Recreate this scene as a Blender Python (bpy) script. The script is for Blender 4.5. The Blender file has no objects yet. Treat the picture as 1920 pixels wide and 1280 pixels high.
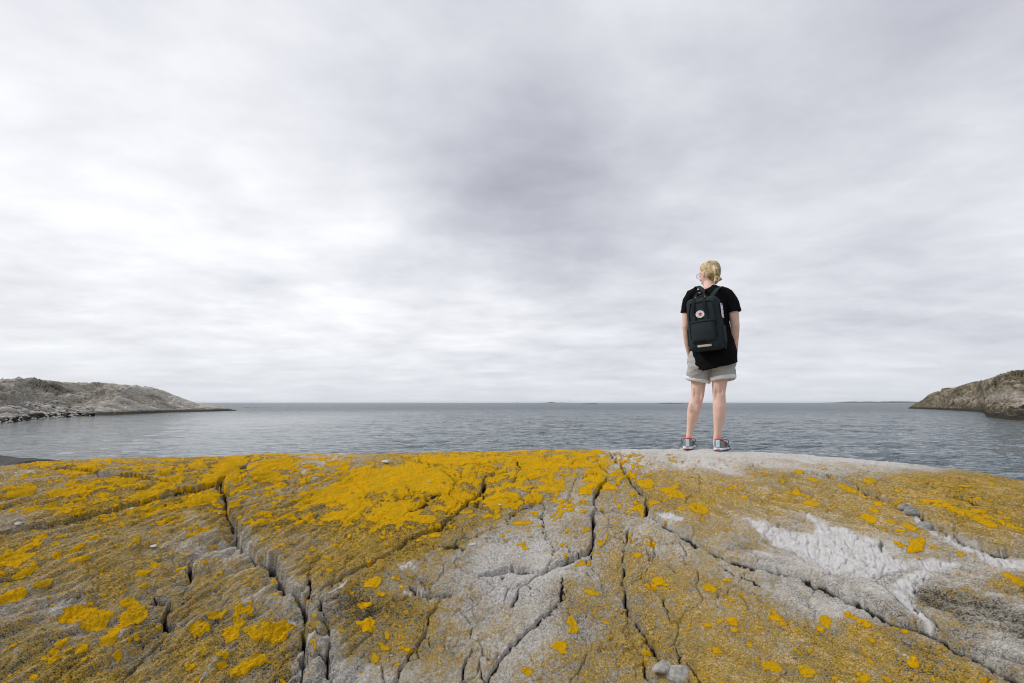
import bpy, bmesh, math, random
import numpy as np
from mathutils import Vector, Matrix

rnd = random.Random(7)
rng = np.random.default_rng(7)
SC = bpy.context.scene
COL = SC.collection

# ------------------------------------------------------------------ camera, sky, sun, exposure
CZ = 3.6                      # eye height above the sea, metres
PITCH = math.radians(7.17)
LENS = 17.0
FPX = LENS / 36.0 * 1920.0    # focal length in photograph pixels
CP, SP = math.cos(PITCH), math.sin(PITCH)

cam_d = bpy.data.cameras.new('camera')
cam = bpy.data.objects.new('camera', cam_d)
COL.objects.link(cam)
cam_d.lens = LENS
cam_d.sensor_width = 36.0
cam_d.clip_start = 0.05
cam_d.clip_end = 60000.0
cam.location = (0, 0, CZ)
cam.rotation_euler = (math.pi / 2 + PITCH, 0, 0)
SC.camera = cam
SC.render.resolution_x, SC.render.resolution_y = 1024, 682

SUN_AZ = math.radians(-86)    # clockwise from the view direction (+Y)
SUN_EL = math.radians(40)
sun_d = bpy.data.lights.new('sun', 'SUN')
sun_d.energy = 1.5
sun_d.angle = math.radians(11)
sun_d.color = (1.0, 0.965, 0.92)
sun = bpy.data.objects.new('sun', sun_d)
COL.objects.link(sun)
sdir = Vector((math.sin(SUN_AZ) * math.cos(SUN_EL), math.cos(SUN_AZ) * math.cos(SUN_EL), math.sin(SUN_EL)))
sun.rotation_euler = (-sdir).to_track_quat('-Z', 'Y').to_euler()
sun.location = (-6, 2, 14)

SC.view_settings.view_transform = 'Standard'
SC.view_settings.look = 'None'
SC.view_settings.exposure = 0.48
SC.view_settings.gamma = 1.0
SC.view_settings.use_curve_mapping = False
SC.cycles.use_denoising = True
SC.cycles.filter_width = 1.05
SC.cycles.adaptive_threshold = 0.01


def pix_dir(px, py):
    """world direction through a photograph pixel (1920 x 1280)"""
    u = (px - 960.0) / FPX
    v = (640.0 - py) / FPX
    return np.array([u, CP - SP * v, SP + CP * v])


world = bpy.data.worlds.new('World')
SC.world = world
world.use_nodes = True
wn, wl = world.node_tree.nodes, world.node_tree.links
wn.clear()


def wnode(t, **kw):
    n = wn.new(t)
    for k, v in kw.items():
        setattr(n, k, v)
    return n


def wmath(op, a, b=None, clamp=False):
    n = wnode('ShaderNodeMath', operation=op, use_clamp=clamp)
    for i, s in enumerate((a, b)):
        if s is None:
            continue
        if isinstance(s, (int, float)):
            n.inputs[i].default_value = s
        else:
            wl.new(s, n.inputs[i])
    return n.outputs[0]


def build_world():
    out = wnode('ShaderNodeOutputWorld')
    bg = wnode('ShaderNodeBackground')
    bg.inputs['Strength'].default_value = 0.1
    wl.new(bg.outputs[0], out.inputs['Surface'])
    sky = wnode('ShaderNodeTexSky', sky_type='NISHITA')
    sky.sun_disc = False
    sky.sun_elevation = SUN_EL
    sky.sun_rotation = SUN_AZ
    sky.air_density = 1.0
    sky.dust_density = 2.0
    tc = wnode('ShaderNodeTexCoord')
    nrm = wnode('ShaderNodeVectorMath', operation='NORMALIZE')
    wl.new(tc.outputs['Generated'], nrm.inputs[0])
    sep = wnode('ShaderNodeSeparateXYZ')
    wl.new(nrm.outputs[0], sep.inputs[0])
    # cloud sheet: directions cast on to a plane far overhead
    h = wmath('ADD', wmath('MAXIMUM', sep.outputs['Z'], 0.0), 0.13)
    px = wmath('DIVIDE', sep.outputs['X'], h)
    py = wmath('DIVIDE', sep.outputs['Y'], h)
    comb = wnode('ShaderNodeCombineXYZ')
    wl.new(wmath('MULTIPLY', px, .80), comb.inputs[0])
    wl.new(py, comb.inputs[1])
    comb.inputs[2].default_value = 8.3

    def noise(vec, scale, detail, rough, dist=0.0):
        n = wnode('ShaderNodeTexNoise')
        n.inputs['Scale'].default_value = scale
        n.inputs['Detail'].default_value = detail
        n.inputs['Roughness'].default_value = rough
        n.inputs['Distortion'].default_value = dist
        wl.new(vec, n.inputs['Vector'])
        return n
    n1 = noise(comb.outputs[0], 1.0, 10, 0.55, 0.2)
    n2 = noise(comb.outputs[0], 2.6, 10, 0.56, 0.15)
    # warped direction, so that the big masses get cloudy outlines
    wv = noise(nrm.outputs[0], 2.8, 7, 0.60)
    sub = wnode('ShaderNodeVectorMath', operation='SUBTRACT')
    wl.new(wv.outputs['Color'], sub.inputs[0])
    sub.inputs[1].default_value = (0.5, 0.5, 0.5)
    scl = wnode('ShaderNodeVectorMath', operation='SCALE')
    wl.new(sub.outputs[0], scl.inputs[0])
    scl.inputs['Scale'].default_value = 0.26
    addv = wnode('ShaderNodeVectorMath', operation='ADD')
    wl.new(nrm.outputs[0], addv.inputs[0])
    wl.new(scl.outputs[0], addv.inputs[1])
    nw = wnode('ShaderNodeVectorMath', operation='NORMALIZE')
    wl.new(addv.outputs[0], nw.inputs[0])

    # broad brightness of the cloud deck: weighted mean of the masses round the sky
    num, den = None, None
    for bx, by, bright in SKY_MASSES:
        d = pix_dir(bx, by)
        d = d / np.linalg.norm(d)
        dt = wnode('ShaderNodeVectorMath', operation='DOT_PRODUCT')
        wl.new(nw.outputs[0], dt.inputs[0])
        dt.inputs[1].default_value = tuple(d)
        k = 1.0 / (1.0 - math.cos(math.radians(7.5)))
        e = wmath('EXPONENT', wmath('MULTIPLY', wmath('SUBTRACT', dt.outputs['Value'], 1.0), k))
        v = wmath('MULTIPLY', e, bright / 255.0)
        num = wmath('ADD', num, v) if num is not None else v
        den = wmath('ADD', den, e) if den is not None else e
    val = wmath('DIVIDE', wmath('ADD', num, .02 * 212 / 255.0), wmath('ADD', den, .02))
    val = wmath('ADD', val, wmath('MULTIPLY', wmath('SUBTRACT', n1.outputs['Fac'], 0.5), 0.20))
    val = wmath('ADD', val, wmath('MULTIPLY', wmath('SUBTRACT', n2.outputs['Fac'], 0.5), 0.25))
    # towards the horizon the cloud layer melts into pale even air
    hz = wnode('ShaderNodeMapRange', interpolation_type='SMOOTHSTEP')
    wl.new(sep.outputs['Z'], hz.inputs['Value'])
    hz.inputs['From Min'].default_value = -0.10
    hz.inputs['From Max'].default_value = 0.16
    ramp = wnode('ShaderNodeValToRGB')
    cr = ramp.color_ramp
    cr.interpolation = 'LINEAR'
    for i, v in enumerate((.50, .60, .70, .78, .86, .93, 1.0)):
        l = ((v + .055) / 1.055) ** 2.4
        w = (1.0 - v) / .5
        c = (l * (.985 - .01 * w), l * (.995 - .01 * w), l * (1.01 + .20 * w), 1)
        if i < 2:
            cr.elements[i].position = v
            cr.elements[i].color = c
        else:
            cr.elements.new(v).color = c
    wl.new(wmath('MAXIMUM', val, 0.0), ramp.inputs[0])
    hcol = wnode('ShaderNodeMix', data_type='RGBA')
    hcol.inputs['A'].default_value = (0.66, 0.70, 0.755, 1)
    wl.new(hz.outputs['Result'], hcol.inputs['Factor'])
    wl.new(ramp.outputs['Color'], hcol.inputs['B'])
    mul = wnode('ShaderNodeVectorMath', operation='SCALE')
    wl.new(hcol.outputs['Result'], mul.inputs[0])
    mul.inputs['Scale'].default_value = 7.75
    cover = wnode('ShaderNodeMix', data_type='RGBA')
    cover.inputs['Factor'].default_value = 0.95
    wl.new(sky.outputs['Color'], cover.inputs['A'])
    wl.new(mul.outputs[0], cover.inputs['B'])
    wl.new(cover.outputs['Result'], bg.inputs['Color'])


SKY_MASSES = [          # (photo x, photo y, brightness as a display value)
    (100, 80, 232), (300, 150, 238), (300, 350, 238), (90, 300, 238), (100, 500, 238), (560, 120, 236), (600, 300, 238), (520, 450, 238), (700, 440, 238),
    (760, 60, 226), (800, 220, 225), (850, 310, 197), (950, 350, 169), (1050, 385, 171), (1150, 425, 183), (900, 140, 217), (1010, 110, 211), (1090, 220, 193), (1000, 240, 191),
    (1200, 85, 238), (1310, 180, 228), (1250, 310, 201), (1400, 350, 210), (1500, 250, 206), (1430, 70, 225), (1600, 90, 202), (1750, 90, 204), (1850, 250, 225), (1700, 340, 210),
    (1500, 450, 222), (1700, 550, 216), (1860, 600, 210), (1290, 480, 216), (1100, 550, 225), (900, 520, 232), (700, 600, 234), (1000, 680, 226), (1600, 680, 221), (300, 640, 234),
    (60, 660, 232), (1300, 680, 225), (1900, 420, 216), (-300, 300, 238), (-300, 620, 232), (2200, 300, 214), (2200, 620, 212), (400, -250, 234), (960, -300, 225), (1500, -250, 214),
]
build_world()


# ------------------------------------------------------------------ helpers
def perlin(x, y, seed=0):
    x = np.asarray(x, np.float32)
    y = np.asarray(y, np.float32)
    xf, yf = np.floor(x), np.floor(y)
    xi, yi = xf.astype(np.int64), yf.astype(np.int64)
    fx, fy = x - xf, y - yf
    u = fx * fx * fx * (fx * (fx * 6 - 15) + 10)
    v = fy * fy * fy * (fy * (fy * 6 - 15) + 10)

    def g(ix, iy, dx, dy):
        h = (ix * 374761393 + iy * 668265263 + seed * 982451653) & 0xFFFFFFFF
        h = ((h ^ (h >> 13)) * 1274126177) & 0xFFFFFFFF
        h = (h ^ (h >> 16)) & 255
        return GX[h] * dx + GY[h] * dy
    a = g(xi, yi, fx, fy)
    b = g(xi + 1, yi, fx - 1, fy)
    c = g(xi, yi + 1, fx, fy - 1)
    d = g(xi + 1, yi + 1, fx - 1, fy - 1)
    return (a + u * (b - a)) * (1 - v) + (c + u * (d - c)) * v


_ang = np.arange(256) * (2 * math.pi / 256)
GX, GY = np.cos(_ang).astype(np.float32) * 1.5, np.sin(_ang).astype(np.float32) * 1.5


def fbm(x, y, octv=4, seed=0, gain=0.5, lac=2.03):
    s, a, n = 0.0, 1.0, 0.0
    for k in range(octv):
        s = s + a * perlin(x, y, seed + k * 17)
        n += a * a
        a *= gain
        x = x * lac + 3.1
        y = y * lac + 1.7
    return s / math.sqrt(n)


def voronoi(x, y, seed=0):
    """cell edge distance (second minus first) and a random value per cell"""
    xf, yf = np.floor(x).astype(np.int64), np.floor(y).astype(np.int64)
    f1 = np.full(x.shape, 9.0)
    f2 = np.full(x.shape, 9.0)
    idv = np.zeros(x.shape)
    for i in (-1, 0, 1):
        for j in (-1, 0, 1):
            cx, cy = xf + i, yf + j
            h = (cx * 374761393 + cy * 668265263 + seed * 982451653) & 0xFFFFFFFF
            h = ((h ^ (h >> 13)) * 1274126177) & 0xFFFFFFFF
            h = h ^ (h >> 16)
            a, b = (h & 1023) / 1023.0, ((h >> 10) & 1023) / 1023.0
            d = np.hypot(cx + a - x, cy + b - y)
            idv = np.where(d < f1, ((h >> 20) & 1023) / 1023.0, idv)
            f2 = np.where(d < f1, f1, np.minimum(f2, d))
            f1 = np.minimum(f1, d)
    return f2 - f1, idv


def sstep(a, b, x):
    t = np.clip((x - a) / (b - a), 0, 1)
    return t * t * (3 - 2 * t)


def grid_mesh(name, V, rows, cols, smooth=True, attrs=None):
    """V (rows*cols, 3) -> quad grid mesh, fast"""
    me = bpy.data.meshes.new(name)
    i = np.arange(rows * cols).reshape(rows, cols)
    q = np.stack([i[:-1, :-1], i[:-1, 1:], i[1:, 1:], i[1:, :-1]], -1).reshape(-1)
    n = len(q) // 4
    me.vertices.add(rows * cols)
    me.vertices.foreach_set('co', np.asarray(V, np.float32).reshape(-1))
    me.loops.add(n * 4)
    me.loops.foreach_set('vertex_index', q.astype(np.int32))
    me.polygons.add(n)
    me.polygons.foreach_set('loop_start', np.arange(0, n * 4, 4, dtype=np.int32))
    me.update(calc_edges=True)
    me.polygons.foreach_set('use_smooth', np.full(n, smooth))
    for an, arr in (attrs or {}).items():
        at = me.attributes.new(an, 'FLOAT_COLOR', 'POINT')
        at.data.foreach_set('color', np.asarray(arr, np.float32).reshape(-1))
    me.validate()
    return me


def link(name, me, mat=None, parent=None, loc=None):
    o = bpy.data.objects.new(name, me)
    COL.objects.link(o)
    if mat is not None and me is not None:
        me.materials.clear()
        me.materials.append(mat)
    if parent is not None:
        o.parent = parent
    if loc is not None:
        o.location = loc
    return o


def tag(o, label=None, cat=None, group=None, kind=None):
    for k, v in (('label', label), ('category', cat), ('group', group), ('kind', kind)):
        if v:
            o[k] = v
    return o


# ---- material node shorthand
class NT:
    def __init__(self, name):
        self.m = bpy.data.materials.new(name)
        self.m.use_nodes = True
        self.n, self.l = self.m.node_tree.nodes, self.m.node_tree.links
        self.b = self.n['Principled BSDF']
        tc = self.n.new('ShaderNodeTexCoord')
        self.obj = tc.outputs['Object']

    def put(self, sock, v):
        if isinstance(v, (int, float)):
            sock.default_value = v
        elif isinstance(v, (tuple, list)):
            sock.default_value = tuple(v) + ((1,) if len(v) == 3 and len(sock.default_value) == 4 else ())
        else:
            self.l.new(v, sock)

    def math(self, op, a, b=0.0, clamp=False):
        n = self.n.new('ShaderNodeMath')
        n.operation = op
        n.use_clamp = clamp
        self.put(n.inputs[0], a)
        self.put(n.inputs[1], b)
        return n.outputs[0]

    def noise(self, scale, detail=4, rough=0.5, vec=None, dist=0.0, out='Fac'):
        n = self.n.new('ShaderNodeTexNoise')
        n.inputs['Scale'].default_value = scale
        n.inputs['Detail'].default_value = detail
        n.inputs['Roughness'].default_value = rough
        n.inputs['Distortion'].default_value = dist
        self.l.new(vec if vec is not None else self.obj, n.inputs['Vector'])
        return n.outputs[out]

    def mapped(self, scale=(1, 1, 1), rot=(0, 0, 0)):
        n = self.n.new('ShaderNodeMapping')
        n.inputs['Scale'].default_value = scale
        n.inputs['Rotation'].default_value = rot
        self.l.new(self.obj, n.inputs['Vector'])
        return n.outputs[0]

    def mix(self, f, a, b):
        n = self.n.new('ShaderNodeMix')
        n.data_type = 'RGBA'
        self.put(n.inputs['Factor'], f)
        self.put(n.inputs['A'], a)
        self.put(n.inputs['B'], b)
        return n.outputs['Result']

    def ramp(self, f, stops):
        n = self.n.new('ShaderNodeValToRGB')
        cr = n.color_ramp
        cr.elements[0].position, cr.elements[0].color = stops[0][0], tuple(stops[0][1]) + (1,)
        cr.elements[1].position, cr.elements[1].color = stops[-1][0], tuple(stops[-1][1]) + (1,)
        for p, c in stops[1:-1]:
            e = cr.elements.new(p)
            e.color = tuple(c) + (1,)
        self.l.new(f, n.inputs[0])
        return n.outputs['Color']

    def step(self, x, a, b):
        n = self.n.new('ShaderNodeMapRange')
        n.interpolation_type = 'SMOOTHSTEP'
        self.put(n.inputs['Value'], x)
        n.inputs['From Min'].default_value = a
        n.inputs['From Max'].default_value = b
        return n.outputs['Result']

    def attr(self, name):
        n = self.n.new('ShaderNodeAttribute')
        n.attribute_name = name
        s = self.n.new('ShaderNodeSeparateColor')
        self.l.new(n.outputs['Color'], s.inputs[0])
        return s.outputs[0], s.outputs[1], s.outputs[2], n.outputs['Alpha']

    def bump(self, h, strength, dist):
        n = self.n.new('ShaderNodeBump')
        n.inputs['Strength'].default_value = strength
        n.inputs['Distance'].default_value = dist
        self.l.new(h, n.inputs['Height'])
        self.l.new(n.outputs[0], self.b.inputs['Normal'])

    def set(self, **kw):
        for k, v in kw.items():
            self.put(self.b.inputs[k.replace('_', ' ')], v)
        return self.m


# ------------------------------------------------------------------ foreground bedrock
SIL = np.array([(-260, 915), (-120, 890), (0, 875), (60, 867), (130, 862), (250, 858.5), (400, 855.5), (480, 853), (605, 850.5),
                (800, 848.5), (960, 845.5), (1130, 842.5), (1230, 841), (1300, 841), (1360, 842.5), (1440, 847.5), (1570, 856),
                (1700, 868.5), (1800, 880), (1920, 900), (2060, 930), (2250, 985)], float)
RCT = np.array([(-260, 5.3), (0, 5.3), (500, 5.15), (960, 4.95), (1330, 4.78), (1920, 4.55), (2250, 4.5)], float)


def az_of(px, py=860.0):
    d = pix_dir(px, py)
    return math.atan2(d[0], d[1])


_saz = np.array([az_of(p, q) for p, q in SIL])
_st = np.array([(lambda d: d[2] / math.hypot(d[0], d[1]))(pix_dir(p, q)) for p, q in SIL])
_raz = np.array([az_of(p) for p, q in RCT])


def smooth_interp(x, xs, ys):
    # linear interpolation, then a small blur by averaging shifted samples
    return sum(np.interp(x + d, xs, ys) for d in (-0.03, -0.015, 0, 0.015, 0.03)) / 5.0


def base_z(az, R):
    """height of the smooth rock back relative to the eye, at azimuth az and horizontal distance R"""
    Rc = smooth_interp(az, _raz, RCT[:, 1])
    tn = smooth_interp(az, _saz, _st)
    zc = tn * Rc
    t = Rc - R
    m, w = 0.56, 0.62
    near = tn * t * -1 * -1
    tp = np.maximum(t, 0)
    tm = np.maximum(-t, 0)
    down_near = m * (tp - w * (1 - np.exp(-tp / w))) + 0.02 * tp ** 2
    down_far = 0.85 * (tm - 1.6 * (1 - np.exp(-tm / 1.6)))
    return zc - tn * t - down_near - down_far


def project(x, y, z):
    """world (z relative to eye) -> photograph pixel"""
    fwd = y * CP + z * SP
    up = -y * SP + z * CP
    return 960 + FPX * x / fwd, 640 - FPX * up / fwd


def unproject(px, py):
    """photograph pixel -> point of the smooth rock back (relative to the eye)"""
    d = pix_dir(px, py)
    az, te = math.atan2(d[0], d[1]), d[2] / math.hypot(d[0], d[1])
    R = np.linspace(1.0, 6.0, 1500)
    z = base_z(np.full_like(R, az), R)
    k = np.argmax(z / R >= te) if (z / R >= te).any() else int(np.argmax(z / R))
    r = R[k]
    return np.array([r * math.sin(az), r * math.cos(az), z[k]])


# cracks: photo polyline, half width m, depth m, step m (+ raises the side to the right of travel on screen), step length m
CRACKS = [
    ([(474, 856), (462, 868), (442, 884), (414, 902), (424, 925), (426, 945), (434, 965), (443, 980), (448, 1003), (466, 1027), (485, 1050), (514, 1060),
      (526, 1080), (533, 1106), (563, 1118), (572, 1132), (576, 1148), (571, 1177), (572, 1200), (567, 1245), (567, 1280), (560, 1330)], .020, .13, -.055, .30),
    ([(584, 1066), (582, 1097), (580, 1128)], .008, .03, 0, .1),
    ([(596, 1120), (606, 1148), (616, 1172), (617, 1200), (615, 1235), (618, 1270), (624, 1320)], .016, .08, -.02, .12),
    ([(576, 1196), (596, 1192), (614, 1198)], .008, .03, 0, .1),
    ([(574, 1236), (596, 1232), (614, 1243)], .008, .03, 0, .1),
    ([(-60, 1012), (0, 1000), (60, 988), (100, 980), (150, 968), (200, 958), (250, 945), (300, 930), (345, 915), (380, 905), (412, 897)], .016, .05, -.018, .22),
    ([(345, 915), (380, 905), (412, 897), (440, 880), (470, 862)], .035, .07, -.01, .1),
    ([(80, 873), (130, 877), (190, 886), (250, 893), (290, 898), (318, 906)], .020, .05, -.01, .15),
    ([(462, 1024), (430, 1022), (405, 1030), (380, 1042), (358, 1048), (351, 1060), (357, 1075), (356, 1090), (345, 1108), (322, 1126), (319, 1142),
      (312, 1157), (314, 1170), (325, 1179), (308, 1192), (292, 1207), (270, 1230), (250, 1255), (232, 1275), (220, 1310)], .022, .07, -.022, .2),
    ([(294, 1105), (296, 1120), (322, 1127)], .010, .05, -.01, .1),
    ([(120, 1128), (160, 1112), (190, 1106)], .006, .02, 0, .1),
    ([(440, 1105), (455, 1092), (474, 1080)], .007, .02, 0, .1),
    ([(912, 893), (905, 910), (885, 930), (870, 945), (850, 965), (820, 990), (767, 1012), (740, 1032), (700, 1055), (660, 1075), (625, 1098), (600, 1112),
      (578, 1130)], .016, .055, .008, .16),
    ([(912, 893), (906, 922), (893, 944), (908, 952), (926, 962)], .016, .07, 0, .1),
    ([(912, 893), (930, 888), (955, 884)], .012, .04, 0, .1),
    ([(820, 991), (840, 989)], .010, .04, 0, .1),
    ([(725, 926), (755, 932), (775, 935), (800, 936), (838, 946)], .008, .035, -.008, .1),
    ([(830, 880), (845, 895), (856, 905)], .012, .03, 0, .1),
    ([(532, 901), (548, 904), (565, 907)], .006, .03, 0, .1),
    ([(755, 860), (800, 869), (860, 871), (930, 868)], .009, .03, 0, .1),
    ([(1142, 895), (1128, 912), (1115, 930), (1116, 950), (1114, 972), (1110, 990), (1111, 1002), (1107, 1020), (1085, 1037), (1060, 1050), (1042, 1058),
      (1014, 1067), (959, 1061), (914, 1072), (883, 1084)], .018, .06, .018, .18),
    ([(1014, 1067), (997, 1084), (976, 1101), (969, 1118), (955, 1140)], .007, .035, 0, .12),
    ([(856, 1112), (835, 1117), (805, 1122), (782, 1111), (770, 1095)], .020, .05, 0, .12),
    ([(831, 1122), (821, 1132), (806, 1153), (797, 1184), (766, 1228), (742, 1273), (730, 1300)], .006, .032, .01, .12),
    ([(869, 1142), (883, 1177), (885, 1218), (876, 1249), (866, 1277), (860, 1310)], .006, .028, -.008, .12),
    ([(1062, 1108), (1040, 1140), (997, 1177), (955, 1221), (924, 1266), (905, 1300)], .006, .028, .008, .12),
    ([(950, 1068), (943, 1080), (931, 1101), (907, 1120), (892, 1139)], .009, .03, -.015, .1),
    ([(1115, 1075), (1098, 1065), (1078, 1062), (1050, 1066)], .008, .025, 0, .1),
    ([(1052, 1070), (1058, 1100), (1048, 1130)], .005, .015, 0, .1),
    ([(1143, 846), (1152, 858), (1164, 868), (1175, 888), (1192, 912), (1205, 922), (1228, 938)], .016, .06, 0, .12),
    ([(1195, 915), (1208, 932), (1213, 952), (1212, 962), (1245, 984), (1271, 999), (1313, 1016), (1339, 1033), (1373, 1050), (1407, 1063), (1463, 1070),
      (1506, 1085), (1548, 1102), (1591, 1123), (1655, 1149), (1698, 1168), (1766, 1187), (1783, 1200), (1847, 1234), (1890, 1264), (1930, 1284), (1990, 1310)],
     .027, .050, -.016, .18),
    ([(1119, 951), (1150, 953), (1180, 958), (1205, 962)], .007, .03, 0, .1),
    ([(1706, 1127), (1740, 1157), (1775, 1183), (1826, 1208), (1870, 1222), (1930, 1242)], .008, .035, 0, .1),
    ([(1205, 965), (1182, 976), (1177, 990), (1176, 1015), (1168, 1040), (1172, 1060), (1167, 1092), (1167, 1115), (1175, 1140), (1186, 1157), (1200, 1172),
      (1220, 1200), (1237, 1240), (1258, 1252)], .007, .06, -.030, .20),
    ([(1205, 1228), (1212, 1252), (1222, 1275), (1226, 1310)], .010, .05, -.01, .1),
    ([(1290, 1244), (1306, 1266), (1318, 1300)], .010, .05, .01, .1),
    ([(1507, 877), (1545, 890), (1582, 897), (1595, 907), (1625, 920), (1657, 932), (1692, 950), (1720, 962), (1752, 984), (1790, 1005), (1802, 1015),
      (1825, 1022), (1865, 1032), (1930, 1042)], .014, .05, -.018, .16),
    ([(1765, 926), (1790, 934), (1815, 940), (1835, 948)], .008, .03, -.01, .1),
    ([(1395, 872), (1425, 868), (1442, 866)], .008, .02, 0, .1),
    ([(1176, 1028), (1205, 1030), (1216, 1042), (1230, 1058)], .006, .025, .01, .1),
    ([(1240, 1062), (1290, 1078), (1330, 1096), (1366, 1112)], .007, .025, .015, .15),
    ([(1345, 1058), (1400, 1086), (1440, 1105)], .006, .02, 0, .1),
    ([(1484, 1032), (1510, 1052), (1545, 1070), (1560, 1082)], .012, .06, .01, .1),
    ([(1625, 1082), (1650, 1076), (1676, 1068), (1700, 1060)], .012, .06, 0, .1),
    ([(1650, 1090), (1668, 1108), (1690, 1130), (1706, 1140)], .010, .05, 0, .1),
    ([(1645, 1010), (1655, 1028), (1680, 1045)], .008, .035, 0, .1),
    ([(1740, 1076), (1722, 1088), (1712, 1110)], .008, .03, 0, .1),
    ([(1880, 1105), (1905, 1108), (1930, 1104)], .008, .03, 0, .1),
]

# rounded bumps: photo x, y, radius x, radius y (photo pixels), height m
BUMPS = [(593, 1182, 22, 14, .035), (594, 1214, 22, 16, .035), (592, 1262, 24, 22, .045), (545, 1118, 22, 12, .03), (508, 1052, 22, 10, .02),
         (1320, 1010, 60, 14, -.03), (1250, 1010, 50, 30, .03), (930, 936, 36, 20, .02), (905, 920, 26, 16, -.035), (1031, 916, 24, 10, .012),
         (440, 985, 20, 30, -.03), (430, 1015, 36, 14, -.025), (455, 876, 26, 10, -.05), (1560, 1040, 90, 26, -.02),
         (1000, 1100, 60, 30, .02), (960, 1065, 60, 10, -.02), (1215, 1010, 30, 40, .02), (430, 890, 24, 8, .03), (1790, 1130, 70, 18, -.012)]

GB = """666567763578887110000000
234556558997553211111000
354463478866232211111221
122231234312111110011111
321110111100111000000100
312111000000010000000000
211010000000000000000000
100001000000000000000000
100000000000000000000000
000000000000000000000000
000000000000000000000000"""
GO = """554555545566662423444566
556655567666645777666888
677764666665334677888888
467654667764334466667777
666642567742235554100546
666655477531115553210222
465556455431146665211035
345446434532146666531001
455446653555315567666530
555564524453455776666641
566665422344455576666664"""
GT = """446544586555558899999877
665545564444565666666555
544444544343476556666655
654564433335766767886655
456566554347776865799676
455656544467875667788667
555545663467765556667665
565435551366745566686566
455344443457755555555556
445444364457755555655456
444544366667655555655445"""

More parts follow.
